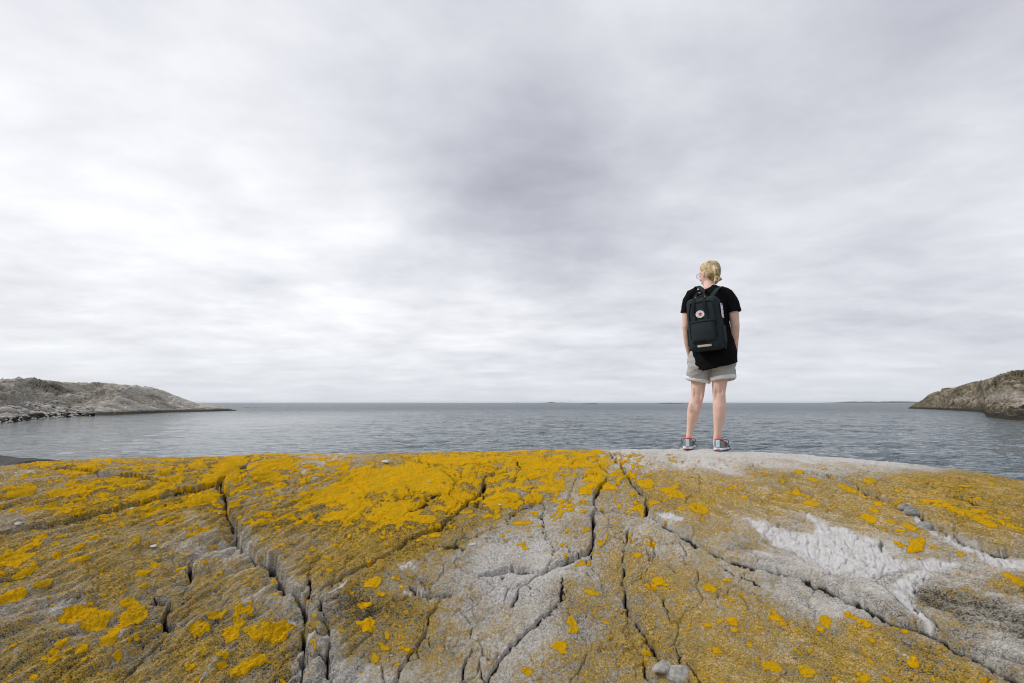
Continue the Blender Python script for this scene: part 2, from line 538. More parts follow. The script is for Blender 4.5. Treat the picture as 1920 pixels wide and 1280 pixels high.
PATCHES = [
    (150, 1150, 38, 17, -12), (180, 1158, 30, 20, -20), (243, 1124, 18, 10, -20), (250, 1152, 32, 17, -35), (225, 1172, 20, 11, -20), (205, 1197, 21, 11, -25),
    (153, 1216, 14, 8, -25), (115, 1202, 14, 6, -30), (82, 1231, 7, 5, 0), (105, 1234, 13, 6, -20), (222, 1224, 8, 6, 0), (257, 1194, 5, 4, 0), (25, 1118, 28, 10, -15),
    (268, 1067, 14, 6, -15), (270, 1094, 8, 3, -20), (375, 1180, 20, 12, -35), (405, 1153, 18, 6, -15), (433, 1187, 17, 14, -30), (447, 1160, 12, 12, -60),
    (465, 1138, 12, 5, -15), (535, 1165, 20, 9, -20), (515, 1180, 28, 17, -15), (480, 1190, 12, 11, 0), (490, 1230, 14, 8, -10), (455, 1250, 25, 9, -30),
    (475, 1240, 20, 8, -25), (418, 1247, 12, 5, -20), (410, 1233, 6, 6, 0), (25, 1045, 38, 13, -10), (55, 1022, 25, 6, -20), (147, 1051, 20, 5, -12),
    (296, 1052, 12, 6, -10), (40, 920, 32, 8, -15), (125, 923, 38, 9, -5), (192, 926, 15, 4, -5), (927, 937, 22, 18, 0), (950, 938, 25, 16, 0), (1031, 918, 21, 9, 0),
    (1028, 902, 18, 7, 5), (1001, 934, 18, 8, 0), (1098, 925, 14, 10, -10), (1118, 902, 22, 9, 10), (1140, 914, 22, 6, 5), (1140, 888, 33, 5, 3), (1212, 906, 16, 9, 5),
    (1262, 923, 24, 8, 18), (1312, 957, 18, 9, 20), (980, 978, 20, 4, -3), (1375, 912, 6, 3, 0), (1392, 915, 7, 3, 0), (1197, 1048, 8, 4, 0), (1222, 1030, 8, 5, 15),
    (1111, 1105, 15, 5, 5), (1234, 1094, 12, 8, 10), (1222, 1105, 10, 6, 15), (1247, 1101, 7, 3, 0), (1332, 1105, 14, 7, 10), (1390, 1117, 6, 3, 5), (1415, 1119, 6, 4, 20),
    (1372, 1128, 8, 3, 15), (1361, 1120, 4, 3, 0), (1072, 1167, 12, 8, 40), (1077, 1184, 11, 8, 0), (1050, 1217, 13, 9, 10), (1057, 1229, 9, 3, 5), (1060, 1205, 3, 3, 0),
    (987, 1262, 10, 5, 10), (1372, 1166, 13, 8, 25), (1350, 1169, 5, 3, 0), (1392, 1180, 4, 3, 0), (1405, 1206, 6, 4, 30), (1424, 1177, 4, 2, 0), (1210, 1232, 8, 4, 0),
    (1112, 1146, 4, 3, 0), (1160, 1245, 3, 3, 0), (1312, 1119, 4, 2, 0), (1437, 1244, 10, 9, 20), (1454, 1246, 14, 10, 15), (1515, 1255, 16, 8, 20), (1620, 1276, 12, 7, 10),
    (1712, 1242, 13, 8, 25), (1452, 1160, 13, 6, 25), (1470, 1174, 6, 4, 0), (1486, 1167, 5, 3, 0), (1494, 1184, 6, 3, 10), (1546, 1161, 11, 8, 20), (1592, 1150, 13, 5, 25),
    (1620, 1165, 15, 6, 25), (1696, 1176, 7, 3, 10), (1635, 1199, 6, 3, 20), (1491, 1215, 5, 3, 10), (1519, 1217, 5, 2, 10), (1812, 1217, 6, 4, 40), (1850, 1275, 16, 6, 20),
    (1902, 1087, 24, 6, 30), (1522, 942, 13, 6, 5), (1497, 885, 10, 3, 5), (1525, 899, 13, 3, 5), (1630, 902, 14, 4, -5), (1590, 915, 20, 4, 15), (1560, 894, 12, 2, 15),
    (1630, 970, 14, 5, 25), (1640, 955, 9, 5, 10), (1647, 941, 9, 3, 5), (1672, 977, 10, 4, 20), (1707, 987, 15, 5, 20), (1690, 994, 11, 3, 10), (1720, 1018, 16, 10, 10),
    (1750, 1022, 8, 2, 20), (1657, 991, 5, 2, 0), (1800, 1035, 6, 3, 20), (1750, 941, 22, 3, 3), (1802, 960, 22, 6, 18), (1830, 972, 17, 6, 20), (1857, 987, 16, 7, 20),
    (1905, 991, 18, 5, 15), (1855, 972, 12, 4, 15), (1877, 980, 8, 3, 25), (1837, 961, 14, 4, 10), (1785, 959, 12, 3, 10), (1762, 950, 12, 2, 5), (699, 1092, 17, 9, -20),
    (742, 1081, 9, 4, 0), (714, 1114, 7, 4, 0), (684, 1134, 14, 6, -8), (691, 1172, 13, 13, 0), (677, 1170, 9, 5, 0), (726, 1189, 4, 7, 0), (704, 1232, 6, 7, 0),
    (755, 1191, 4, 3, 0), (714, 1207, 5, 3, 0), (762, 1145, 5, 3, 0), (660, 1112, 5, 2, 0), (516, 1082, 7, 5, 0), (590, 1225, 3, 5, 0), (576, 1245, 3, 3, 0),
    (565, 1222, 3, 3, 0), (754, 1212, 5, 3, 0), (752, 1099, 5, 4, 0), (542, 970, 13, 6, 0), (500, 969, 12, 5, 0), (579, 971, 13, 6, 0), (645, 968, 35, 11, 0),
    (724, 972, 37, 10, 0), (797, 974, 23, 7, 0), (815, 1002, 11, 6, -10), (794, 1005, 7, 3, 0), (786, 1014, 6, 3, 0), (772, 989, 9, 3, 0), (680, 989, 7, 3, 0),
    (740, 953, 40, 11, -8), (775, 962, 16, 8, -10), (825, 951, 14, 5, 0), (616, 1054, 7, 2, 0), (700, 900, 60, 22, -5), (780, 890, 60, 24, 0), (845, 925, 45, 14, 5),
    (840, 862, 60, 10, 0), (430, 868, 30, 10, -25), (400, 890, 30, 8, -20), (385, 925, 40, 10, -20), (520, 875, 40, 8, -10), (500, 895, 30, 9, 0), (620, 925, 50, 14, -10),
    (330, 895, 18, 6, -5), (230, 900, 30, 7, -5), (280, 925, 45, 8, -18), (150, 880, 40, 6, 0), (1000, 870, 40, 10, 0), (1080, 868, 50, 8, 3), (985, 890, 30, 7, 0),
]

# young thalli scattered between the large ones
_pr = random.Random(31)
for _k in range(260):
    _x, _y = _pr.uniform(-20, 1940), _pr.uniform(905, 1285)
    _s = _pr.choice((1.6, 2.0, 2.5, 3.2, 4.5)) * (.7 + (_y - 900) / 500)
    if not (780 < _x < 1080 and _y > 1000) and not (1380 < _x < 1720 and 960 < _y < 1130) and not (_x > 1640 and _y > 1060 and _y < 1060 + (_x - 1500) * .5):
        PATCHES.append((_x, _y, _s * 1.5, _s * .8, _pr.uniform(-10, 10) + (-15 if _x < 600 else (18 if _x > 1250 else 0))))

QUARTZ = [   # photo polygons of white quartz
    [(1399, 974), (1430, 978), (1460, 990), (1500, 1000), (1525, 1000), (1532, 985), (1514, 966), (1530, 968), (1556, 980), (1612, 996), (1640, 1010), (1655, 1030), (1706, 1059),
     (1670, 1072), (1630, 1082), (1600, 1078), (1561, 1082), (1542, 1066), (1520, 1040), (1484, 1029), (1450, 1020), (1425, 996)],
    [(1664, 1096), (1700, 1074), (1735, 1064), (1748, 1072), (1722, 1088), (1712, 1118), (1690, 1108)],
    [(1666, 1108), (1690, 1112), (1722, 1142), (1752, 1172), (1744, 1178), (1706, 1148)],
    [(1684, 946), (1700, 954), (1735, 978), (1780, 1006), (1822, 1022), (1828, 1034), (1806, 1026), (1760, 1004), (1720, 978)],
    [(1822, 1020), (1860, 1034), (1930, 1046), (1930, 1070), (1880, 1058), (1836, 1046)],
    [(1700, 1052), (1760, 1046), (1800, 1056), (1780, 1064), (1740, 1066)],
    [(1228, 962), (1252, 960), (1284, 974), (1276, 982), (1246, 976)],
    [(752, 1112), (768, 1100), (792, 1104), (790, 1118), (768, 1122)],
    [(742, 1052), (770, 1046), (792, 1052), (776, 1062), (752, 1064)],
    [(615, 1118), (632, 1106), (650, 1093), (648, 1100), (630, 1112), (620, 1120)],
    [(355, 1282), (385, 1262), (410, 1245), (440, 1225), (445, 1228), (412, 1254), (390, 1270), (372, 1290)],
    [(540, 1154), (556, 1150), (556, 1156), (542, 1158)],
    [(1362, 1190), (1374, 1198), (1380, 1212), (1372, 1208)],
    [(1664, 1204), (1690, 1222), (1708, 1234), (1706, 1238), (1686, 1226)],
    [(1128, 850), (1150, 843), (1200, 846), (1180, 856), (1150, 862)],
    [(580, 866), (620, 852), (660, 849), (640, 862), (600, 874)],
]


def in_poly(px, py, poly):
    r = np.zeros(px.shape, bool)
    n = len(poly)
    for i in range(n):
        x0, y0 = poly[i]
        x1, y1 = poly[(i + 1) % n]
        c = ((y0 > py) != (y1 > py))
        xi = x0 + (py - y0) * (x1 - x0) / ((y1 - y0) if y1 != y0 else 1e-9)
        r ^= c & (px < xi)
    return r


def poly_soft(px, py, poly, soft):
    """signed soft inside measure: 1 inside, falling to 0 over soft pixels outside"""
    xs, ys = [p[0] for p in poly], [p[1] for p in poly]
    m = (px > min(xs) - 3 * soft) & (px < max(xs) + 3 * soft) & (py > min(ys) - 3 * soft) & (py < max(ys) + 3 * soft)
    idx = np.nonzero(m)[0]
    out = np.zeros(px.shape, np.float32)
    if not len(idx):
        return out
    X, Y = px[idx], py[idx]
    d = np.full(X.shape, 1e9)
    for i in range(len(poly)):
        ax, ay = poly[i]
        bx, by = poly[(i + 1) % len(poly)]
        dx, dy = bx - ax, by - ay
        t = np.clip(((X - ax) * dx + (Y - ay) * dy) / (dx * dx + dy * dy + 1e-9), 0, 1)
        d = np.minimum(d, np.hypot(X - ax - t * dx, Y - ay - t * dy))
    s = np.where(in_poly(X, Y, poly), d, -d)
    out[idx] = sstep(-soft, soft, s)
    return out


def grid_sample(txt, px, py):
    g = np.array([[int(c) for c in r] for r in txt.split('\n')], float)
    gx = np.clip((px - 40) / 80.0, 0, g.shape[1] - 1.001)
    gy = np.clip((py - 860) / 40.0, 0, g.shape[0] - 1.001)
    ix, iy = gx.astype(int), gy.astype(int)
    fx, fy = gx - ix, gy - iy
    fx, fy = fx * fx * (3 - 2 * fx), fy * fy * (3 - 2 * fy)
    return ((g[iy, ix] * (1 - fx) + g[iy, ix + 1] * fx) * (1 - fy) + (g[iy + 1, ix] * (1 - fx) + g[iy + 1, ix + 1] * fx) * fy) / 9.0


ROCK = {}


def build_rock():
    # columns: dense over the view, coarse outside it
    view = np.arctan(np.linspace(-1080, 1080, 1280) / (FPX * 1.03))
    side = math.radians(46)
    left = np.linspace(-1.35, view[0], 30)[:-1]
    right = np.linspace(view[-1], 1.35, 30)[1:]
    az = np.concatenate([left, view, right])
    C = len(az)
    NR = 620
    Rs = np.concatenate([np.linspace(0.3, 6.2, 1500), np.linspace(6.2, 13.0, 300)[1:]])
    AZ, RR = np.meshgrid(az, Rs, indexing='xy')          # (nR, C)
    Z = base_z(AZ, RR)
    tanE = Z / RR
    scr = np.abs(np.diff(np.arctan(tanE), axis=0)) * FPX * 1.15
    ppy = project(RR[:-1] * np.sin(AZ[:-1]), np.maximum(RR[:-1] * np.cos(AZ[:-1]), .05), Z[:-1])[1]
    scr = np.where(ppy > 1300, scr * 0.12, scr)
    scr = np.where(RR[:-1] > RCMAX, scr * 0.15, scr)
    w = scr + np.diff(RR, axis=0) * 26.0
    cum = np.concatenate([np.zeros((1, C)), np.cumsum(w, axis=0)], 0)
    cum /= cum[-1:]
    q = np.linspace(0, 1, NR)
    Rg = np.empty((NR, C))
    for c in range(C):
        Rg[:, c] = np.interp(q, cum[:, c], Rs)
    A = np.broadcast_to(az, (NR, C))
    FOLROT = []
    x, y, z = (Rg * np.sin(A)).ravel(), (Rg * np.cos(A)).ravel(), base_z(A, Rg).ravel()
    px, py = project(x, np.maximum(y, 0.05), z)
    px = np.where(y < 0.1, np.where(x < 0, -500, 2400), px)
    tcrest = (smooth_interp(A, _raz, RCT[:, 1]) - Rg).ravel()
    py = np.where(tcrest < 0, np.interp(px, SIL[:, 0], SIL[:, 1]), py)   # behind the crest: continue the crest's look
    near = sstep(0.0, 0.6, tcrest)
    # surface coordinates
    sx, sy = x, y * 1.15

    def rot(dx, dy):
        n = math.hypot(dx, dy)
        FOLROT.append(math.atan2(dy, dx))
        dx, dy = dx / n, dy / n
        return sx * dx + sy * dy, -sx * dy + sy * dx
    a, b = unproject(110, 1000), unproject(330, 938)
    uL, vL = rot(b[0] - a[0], (b[1] - a[1]) * 1.15)
    a, b = unproject(1420, 1060), unproject(1720, 1170)
    uR, vR = rot(b[0] - a[0], (b[1] - a[1]) * 1.15)
    wLf = sstep(850, 560, px)
    wRt = sstep(1180, 1420, px)
    wC = 1 - wLf - wRt
    warp = fbm(sx * 2.2, sy * 2.2, 3, 5) * 0.035

    def foliated(fa, fl, octv, seed, gain=0.55):
        return (wLf * fbm(uL * fl, (vL + warp) * fa, octv, seed, gain) + wRt * fbm(uR * fl, (vR + warp) * fa, octv, seed + 3, gain)
                + wC * fbm(sx * fa * .6, sy * fa * .6, octv, seed + 7, gain))

    f_big = foliated(7.0, 1.6, 3, 11)
    f_mid = foliated(24.0, 5.5, 3, 31)
    f_fine = foliated(75.0, 20.0, 3, 51)
    iso = fbm(sx * 9, sy * 9, 5, 71, .55)
    iso_f = fbm(sx * 55, sy * 55, 3, 91, .6)
    big = fbm(sx * 1.1, sy * 1.1, 3, 111)

    # white quartz
    wx = fbm(sx * 16, sy * 16, 3, 131) * 7
    wy = fbm(sx * 16 + 40, sy * 16, 3, 141) * 5
    quartz = np.zeros(len(x), np.float32)
    for i, poly in enumerate(QUARTZ):
        small = max(p[0] for p in poly) - min(p[0] for p in poly) < 60
        k = 0.3 if small else 1.0
        sm_ = poly_soft(px + wx * k, py + wy * k, poly, 1.6 if small else 5.0)
        if i in (7, 8, 10, 12, 13, 14, 15):
            sm_ = sm_ * sstep(-.1, .5, iso_f * .7 + iso * .6) * .85
        quartz = np.maximum(quartz, sm_)
    bill = np.abs(perlin(sx * 19, sy * 19, 201)) + .6 * np.abs(perlin(sx * 41, sy * 41, 211)) + .35 * np.abs(perlin(sx * 83, sy * 83, 221))

    dz = near * (big * 0.022 + f_big * (0.010 + .007 * wLf)) + (0.35 + .65 * near) * (f_mid * 0.0088 * (wLf * 1.25 + wRt * .8 + wC * .5) + f_fine * 0.0034 * (wLf * 1.2 + wRt * .8 + wC * .5) + iso * 0.0045 + iso_f * 0.0022)
    # natural hairline joints
    hair = np.abs(perlin(sx * 3.1 + f_mid * .08, sy * 3.1 + iso * .1, 301))
    hair2 = np.abs(perlin(uR * 2.0 + iso * .06, vR * 6.0 + f_mid * .05, 305))
    hmask = sstep(0.1, 0.4, perlin(sx * .9, sy * .9, 311) + .15)
    dz -= 0.008 * np.exp(-(hair / 0.020) ** 2) * hmask * near
    dz -= 0.007 * np.exp(-(hair2 / 0.020) ** 2) * wRt * (1 - hmask) * near
    qe, qi = voronoi(sx * 17 + iso * .25 + f_mid * .1, sy * 13 + iso_f * .10, 231)
    qe2, qi2 = voronoi(sx * 44 + iso * .3, sy * 36 + iso_f * .15, 232)
    dz += quartz * ((qi - .5) * .004 + .012 * fbm(sx * 8, sy * 8, 3, 235) - .013 * np.exp(-(qe / .07) ** 2) - .006 * np.exp(-(qe2 / .09) ** 2) + (0.5 - bill) * .006 + iso * .003)
    ve, vi = voronoi(sx * 2.6 + fbm(sx * 5, sy * 5, 4, 241, .6) * .16, sy * 2.6 + fbm(sx * 5, sy * 5, 4, 251, .6) * .16, 233)
    vm = sstep(-.55, .05, perlin(sx * 1.7, sy * 1.7, 261)) * (.35 * wLf + .55 * wRt + wC)
    fiss = np.exp(-(ve / .020) ** 2) * vm * near
    dz -= .024 * fiss
    ve2, _ = voronoi(sx * 6.5 + fbm(sx * 9, sy * 9, 4, 271, .6) * .22, sy * 6.5 + fbm(sx * 9, sy * 9, 4, 281, .6) * .22, 234)
    dz -= .012 * np.exp(-(ve2 / .034) ** 2) * sstep(.05, .4, perlin(sx * 2.3, sy * 2.3, 291)) * near * (.4 + .6 * wC)

    # cracks
    crack = np.zeros(len(x), np.float32)
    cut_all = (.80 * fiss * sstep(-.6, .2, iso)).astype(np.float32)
    jx = fbm(sx * 15, sy * 15, 4, 401, .6) * 0.017
    jy = fbm(sx * 15 + 9, sy * 15, 4, 421, .6) * 0.017
    wmod = 1.0 + 0.95 * fbm(sx * 9, sy * 9, 3, 431)
    jx = jx + fbm(sx * 5.5 + 3, sy * 5.5, 2, 441) * .012
    jy = jy + fbm(sx * 5.5, sy * 5.5 + 8, 2, 451) * .012
    P3 = np.stack([x + jx, y + jy, z], 1)
    for ci, (pts, hw, dep, step, L) in enumerate(CRACKS):
        P = np.array([unproject(*p) for p in pts])
        mg = max(110, L * 3.0 * 330)
        hw, dep = max(hw * .70, .0078), dep * 1.9
        xs, ys = [p[0] for p in pts], [p[1] for p in pts]
        m = (px > min(xs) - mg) & (px < max(xs) + mg) & (py > min(ys) - mg * .8) & (py < max(ys) + mg) & (tcrest > -0.6)
        idx = np.nonzero(m)[0]
        if not len(idx):
            continue
        Q = P3[idx]
        d2 = np.full(len(idx), 1e9)
        sg = np.zeros(len(idx))
        tt = np.zeros(len(idx))
        acc = 0.0
        tot = sum(np.linalg.norm(P[k + 1] - P[k]) for k in range(len(P) - 1))
        for k in range(len(P) - 1):
            a, b = P[k], P[k + 1]
            ab = b - a
            ll = float(ab @ ab) + 1e-12
            t = np.clip(((Q - a) @ ab) / ll, 0, 1)
            e = Q - a - t[:, None] * ab
            dd = (e * e).sum(1)
            better = dd < d2
            d2 = np.where(better, dd, d2)
            cr = ab[0] * (-e[:, 1]) - (-ab[1]) * e[:, 0]     # screen-like handedness: +y away is up
            sg = np.where(better, np.sign(cr), sg)
            tt = np.where(better, (acc + t * math.sqrt(ll)) / tot, tt)
            acc += math.sqrt(ll)
        d = np.sqrt(d2)
        ends = sstep(0, .10, tt) * sstep(0, .10, 1 - tt)
        ends = np.where((tt < .1) & (ys[0] < 870), 1, ends)
        ends = np.where((tt > .9) & ((ys[-1] > 1270) | (xs[-1] > 1900)), 1, ends)
        ends = np.where((tt < .1) & (xs[0] < 5), 1, ends)
        ends = .25 + .75 * ends
        w_ = hw * np.clip(wmod[idx], .16, 2.8) * ends
        cut = 1 - sstep(0.35, 1.0, d / w_)
        sh = np.exp(-(d / (2.6 * hw + .006)) ** 2)
        dz[idx] -= dep * ends * cut * np.clip(.8 + .35 * iso[idx], .3, 1.3) + (0.035 if hw < .015 else .07) * dep * sh * ends
        # the step between the two sides of the joint
        dz[idx] += sg * step * .5 * np.exp(-(d / L) ** 2) * sstep(0, hw, d) * ends * np.maximum(near[idx], .15)
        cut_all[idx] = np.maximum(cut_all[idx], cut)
        crack[idx] = np.maximum(crack[idx], np.maximum(cut, (.8 if dep > .2 else .40) * np.exp(-(d / (1.3 * hw + .010)) ** 2) * (dep > .085) * sstep(-.6, .5, iso[idx])))
    for bx, by, rx, ry, hgt in BUMPS:
        r2 = ((px - bx) / rx) ** 2 + ((py - by) / ry) ** 2
        dz += hgt * np.exp(-r2 * 1.2)

    # ---- lichen and stone tone
    B = grid_sample(GB, px + iso * 22, py + f_big * 14)
    O = grid_sample(GO, px + iso * 26, py + f_big * 14)
    T = grid_sample(GT, px + iso * 22, py + f_mid * 10)
    from math import erf
    tab_x = np.linspace(-4, 4, 400)
    tab_y = np.array([.5 * (1 + erf(v / math.sqrt(2))) for v in tab_x])

    def cdf(n):
        return np.interp(n / (n.std() + 1e-6), tab_x, tab_y)
    lob = (wLf * fbm(uL * 5, (vL + warp) * 12, 5, 501, .62) + wRt * fbm(uR * 5, (vR + warp) * 14, 5, 511, .62) + wC * fbm(sx * 7, sy * 7, 5, 521, .62))
    lob2 = fbm(sx * 22, sy * 22, 4, 531, .6)
    mac = fbm(sx * 3.2, sy * 3.2, 3, 581, .55)
    mac2 = fbm(sx * 2.4 + 7, sy * 2.4, 3, 591, .55)
    e2_ = fbm(sx * 70, sy * 70, 2, 561, .6)
    bright = sstep(-0.09, 0.07, B * 0.82 - cdf(lob + .6 * lob2) - 0.02 + .05 * e2_) * (B > .02)
    e1, e2 = fbm(sx * 18, sy * 18, 4, 541, .65), fbm(sx * 60, sy * 60, 3, 551, .6)
    for cx, cy, rx, ry, ang in PATCHES:
        m = (np.abs(px - cx) < 2.1 * max(rx, ry)) & (np.abs(py - cy) < 2.1 * max(rx, ry))
        idx = np.nonzero(m)[0]
        if not len(idx):
            continue
        ca, sa = math.cos(math.radians(ang)), math.sin(math.radians(ang))
        ddx, ddy = px[idx] - cx, py[idx] - cy
        r = np.sqrt(((ddx * ca + ddy * sa) / rx) ** 2 + ((-ddx * sa + ddy * ca) / ry) ** 2)
        r = r + e1[idx] * .34 + e2[idx] * .13
        pm = sstep(1.10, .98, r)
        # older thalli are eaten out in places
        pm *= 1 - .85 * sstep(.62, .95, e1[idx] * .55 + e2[idx] * .75 + (.25 if rx > 12 else -.2) - r * .25)
        bright[idx] = np.maximum(bright[idx], pm)
    och = O * 1.0 + .06 + .19 * mac + .44 * (cdf(lob * .6 + lob2 * .5 + f_mid * .7 + f_big * .4) - .5) + .50 * (cdf(f_fine + iso_f * .8) - .5)
    keep = 1 - np.clip(crack * 1.15, 0, 1)
    bright *= keep * (1 - quartz)
    och = och * (.25 + .75 * keep) * (1 - .9 * quartz)
    tone = T * .92 + .11 + .05 * mac2 + .19 * f_mid * (.25 + wLf + .7 * wRt) + .13 * f_fine * (.45 + wLf + .5 * wRt) + .06 * iso + .07 * lob
    bare = sstep(.38, 1.15, f_mid * .75 + f_big * .7 + .25 * f_fine) * (wLf + .6 * wRt)
    och -= .50 * bare
    tone += .14 * bare
    # streaks along the foliation, and the pale clean band on the crown of the rock
    crownb = sstep(15, 2, py - np.interp(px, SIL[:, 0], SIL[:, 1]) + iso * 5) * sstep(1120, 1180, px) * sstep(1900, 1650, px)
    tone = np.maximum(tone, crownb * .92)
    och *= 1 - .85 * crownb
    bright *= 1 - .9 * crownb
    # dark weathered stain on the bare slab at the right
    st = poly_soft(px + wx * 1.2, py + wy * 1.4, [(1712, 1102), (1738, 1094), (1800, 1104), (1850, 1120), (1930, 1150), (1930, 1200), (1850, 1172), (1780, 1150), (1722, 1132)], 14)
    streak = fbm(uR * 3, (vR + warp) * 34, 4, 571, .6)
    tone = tone - st * (.36 + .14 * streak)
    st2 = poly_soft(px + wx, py + wy, [(600, 1130), (640, 1104), (680, 1112), (670, 1140), (640, 1166), (600, 1172)], 16)
    tone = tone - st2 * .16
    och -= st2 * .25
    tone = np.maximum(tone, quartz * (.95 + .06 * iso_f - .12 * sstep(.15, .6, iso)))
    dz += (1 - near) * (fbm(sx * 3.3, sy * 3.3, 4, 601, .6) * .011 + f_mid * .004)
    dz += bright * (0.0038 + 0.0026 * e2) + np.clip(och - .5, 0, .5) * .0012 * (1 + e2)

    z = z + dz
    V = np.stack([x, y, z + CZ], 1)
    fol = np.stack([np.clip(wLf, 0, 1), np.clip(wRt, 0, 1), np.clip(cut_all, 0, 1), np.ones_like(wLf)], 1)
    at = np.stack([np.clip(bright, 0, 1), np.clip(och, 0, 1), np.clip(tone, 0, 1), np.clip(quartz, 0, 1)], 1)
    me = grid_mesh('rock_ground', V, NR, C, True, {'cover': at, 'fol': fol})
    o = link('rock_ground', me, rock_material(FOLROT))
    tag(o, 'smooth lichen covered bedrock with deep cracks in the foreground', kind='structure')
    ROCK.update(x=x, y=y, z=z, px=px, py=py, front=tcrest > -0.05)


RCMAX = 5.45


def rock_material(folrot):
    t = NT('lichen rock')
    br, oc, to, qz = t.attr('cover')
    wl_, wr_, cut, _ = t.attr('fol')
    # fine grain drawn out along the layering on either side, even grained in the middle
    gl = t.noise(1.0, 6, .70, t.mapped((30, 150, 90), (0, 0, -folrot[0])))
    gr = t.noise(1.0, 6, .70, t.mapped((34, 140, 90), (0, 0, -folrot[1])))
    gi = t.noise(70, 7, .72)

    def blend(i, l, r):
        m = t.n.new('ShaderNodeMix')
        m.data_type = 'FLOAT'
        t.put(m.inputs['Factor'], t.math('MULTIPLY', wl_, .75))
        t.put(m.inputs['A'], i)
        t.put(m.inputs['B'], l)
        k = t.n.new('ShaderNodeMix')
        k.data_type = 'FLOAT'
        t.put(k.inputs['Factor'], t.math('MULTIPLY', wr_, .6))
        t.put(k.inputs['A'], m.outputs['Result'])
        t.put(k.inputs['B'], r)
        return k.outputs['Result']
    n1 = blend(gi, gl, gr)
    n2 = t.noise(170, 5, .70)
    n3 = t.noise(24, 5, .6)
    n4 = t.noise(9, 4, .6)
    d1 = t.math('SUBTRACT', n1, .5)
    d2 = t.math('SUBTRACT', n2, .5)
    tone = t.math('ADD', to, t.math('MULTIPLY', d1, 1.8))
    tone = t.math('ADD', tone, t.math('MULTIPLY', d2, 2.6))
    rock = t.ramp(tone, [(0.0, (.030, .027, .020)), (.22, (.115, .103, .074)), (.48, (.335, .312, .265)), (.75, (.515, .495, .455)), (1.0, (.78, .765, .74))])
    warm = t.mix(n4, (1.04, 1.0, .95), (.97, 1.0, 1.04))
    mm = t.n.new('ShaderNodeMix')
    mm.data_type = 'RGBA'
    mm.blend_type = 'MULTIPLY'
    mm.inputs['Factor'].default_value = 1.0
    t.put(mm.inputs['A'], rock)
    t.put(mm.inputs['B'], warm)
    rock = mm.outputs['Result']
    q = t.mix(t.step(n3, .5, .72), (.86, .85, .845), (.72, .64, .56))
    q = t.mix(t.step(n2, .60, .70), q, (.40, .37, .34))
    rock = t.mix(t.math('MULTIPLY', qz, .85), rock, q)
    ov = t.math('ADD', oc, t.math('MULTIPLY', d1, 2.1))
    ov = t.math('ADD', ov, t.math('MULTIPLY', d2, 2.9))
    om = t.step(ov, .40, .60)
    ocol = t.mix(t.step(n2, .36, .60), (.135, .092, .022), (.56, .35, .028))
    ocol = t.mix(t.step(ov, .56, .98), ocol, (.60, .365, .024))
    ocol = t.mix(t.step(n4, .42, .62), ocol, t.mix(.30, ocol, (.26, .19, .050)))
    ocol = t.mix(t.step(tone, .20, .50), t.mix(n4, (.060, .050, .022), (.115, .078, .020)), ocol)
    om = t.math('MULTIPLY', om, t.math('SUBTRACT', 1.0, t.math('MULTIPLY', t.step(tone, .78, 1.02), .55)))
    col = t.mix(t.math('MULTIPLY', om, .92), rock, ocol)
    bm = t.step(t.math('ADD', t.math('ADD', br, t.math('MULTIPLY', d2, 1.5)), t.math('MULTIPLY', d1, .5)), .36, .60)
    bcol = t.mix(t.step(n1, .38, .62), (.72, .37, .003), (.98, .56, .004))
    bcol = t.mix(t.step(n4, .40, .62), bcol, t.mix(.45, bcol, (.60, .40, .02)))
    bcol = t.mix(t.step(n2, .57, .68), bcol, (.30, .175, .02))
    col = t.mix(bm, col, bcol)
    crack_shade = t.mix(n2, (.018, .016, .013), (.060, .052, .040))  # shade of the cracks and fissures, painted as a near-black colour
    col = t.mix(t.step(t.math('ADD', cut, t.math('MULTIPLY', d2, .8)), .30, .62), col, crack_shade)
    n5 = t.noise(105, 3, .6)
    h = t.math('ADD', t.math('MULTIPLY', n1, 1.0), t.math('MULTIPLY', n2, .5))
    h = t.math('ADD', h, t.math('MULTIPLY', bm, t.math('ADD', .22, t.math('MULTIPLY', n5, .9))))
    t.bump(h, 1.0, .022)
    return t.set(Base_Color=col, Roughness=.95, Specular_IOR_Level=.08)


build_rock()


# ------------------------------------------------------------------ sea
def sea_material():
    t = NT('sea water')
    m1 = t.noise(1.0, 4, .58, t.mapped((.55, 1.0, 1)))
    m2 = t.noise(1.0, 4, .6, t.mapped((3.2, 5.0, 1)))
    sx = t.n.new('ShaderNodeSeparateXYZ')
    t.l.new(t.obj, sx.inputs[0])
    big = t.noise(1.0, 3, .5, t.mapped((.02, .05, 1)))
    lee = t.math('ADD', sx.outputs[0], t.math('ADD', t.math('MULTIPLY', sx.outputs[1], .25), t.math('MULTIPLY', big, 26.0)))
    open_ = t.math('MAXIMUM', t.step(lee, -20, 40), t.step(sx.outputs[1], 70, 230))
    calm = t.math('ADD', t.math('MULTIPLY', open_, .80), .20)
    h = t.math('ADD', t.math('MULTIPLY', m1, .70), t.math('MULTIPLY', m2, .08))
    h = t.math('MULTIPLY', h, calm)
    t.bump(h, 1.0, 1.0)
    # waves too small to resolve far out act as roughness
    ln = t.n.new('ShaderNodeVectorMath')
    ln.operation = 'LENGTH'
    t.l.new(t.obj, ln.inputs[0])
    far = t.step(ln.outputs['Value'], 20, 320)
    rough = t.math('ADD', .06, t.math('MULTIPLY', t.math('MULTIPLY', far, calm), .22))
    return t.set(Base_Color=(.010, .040, .052), Roughness=rough, IOR=1.333, Specular_IOR_Level=.5)


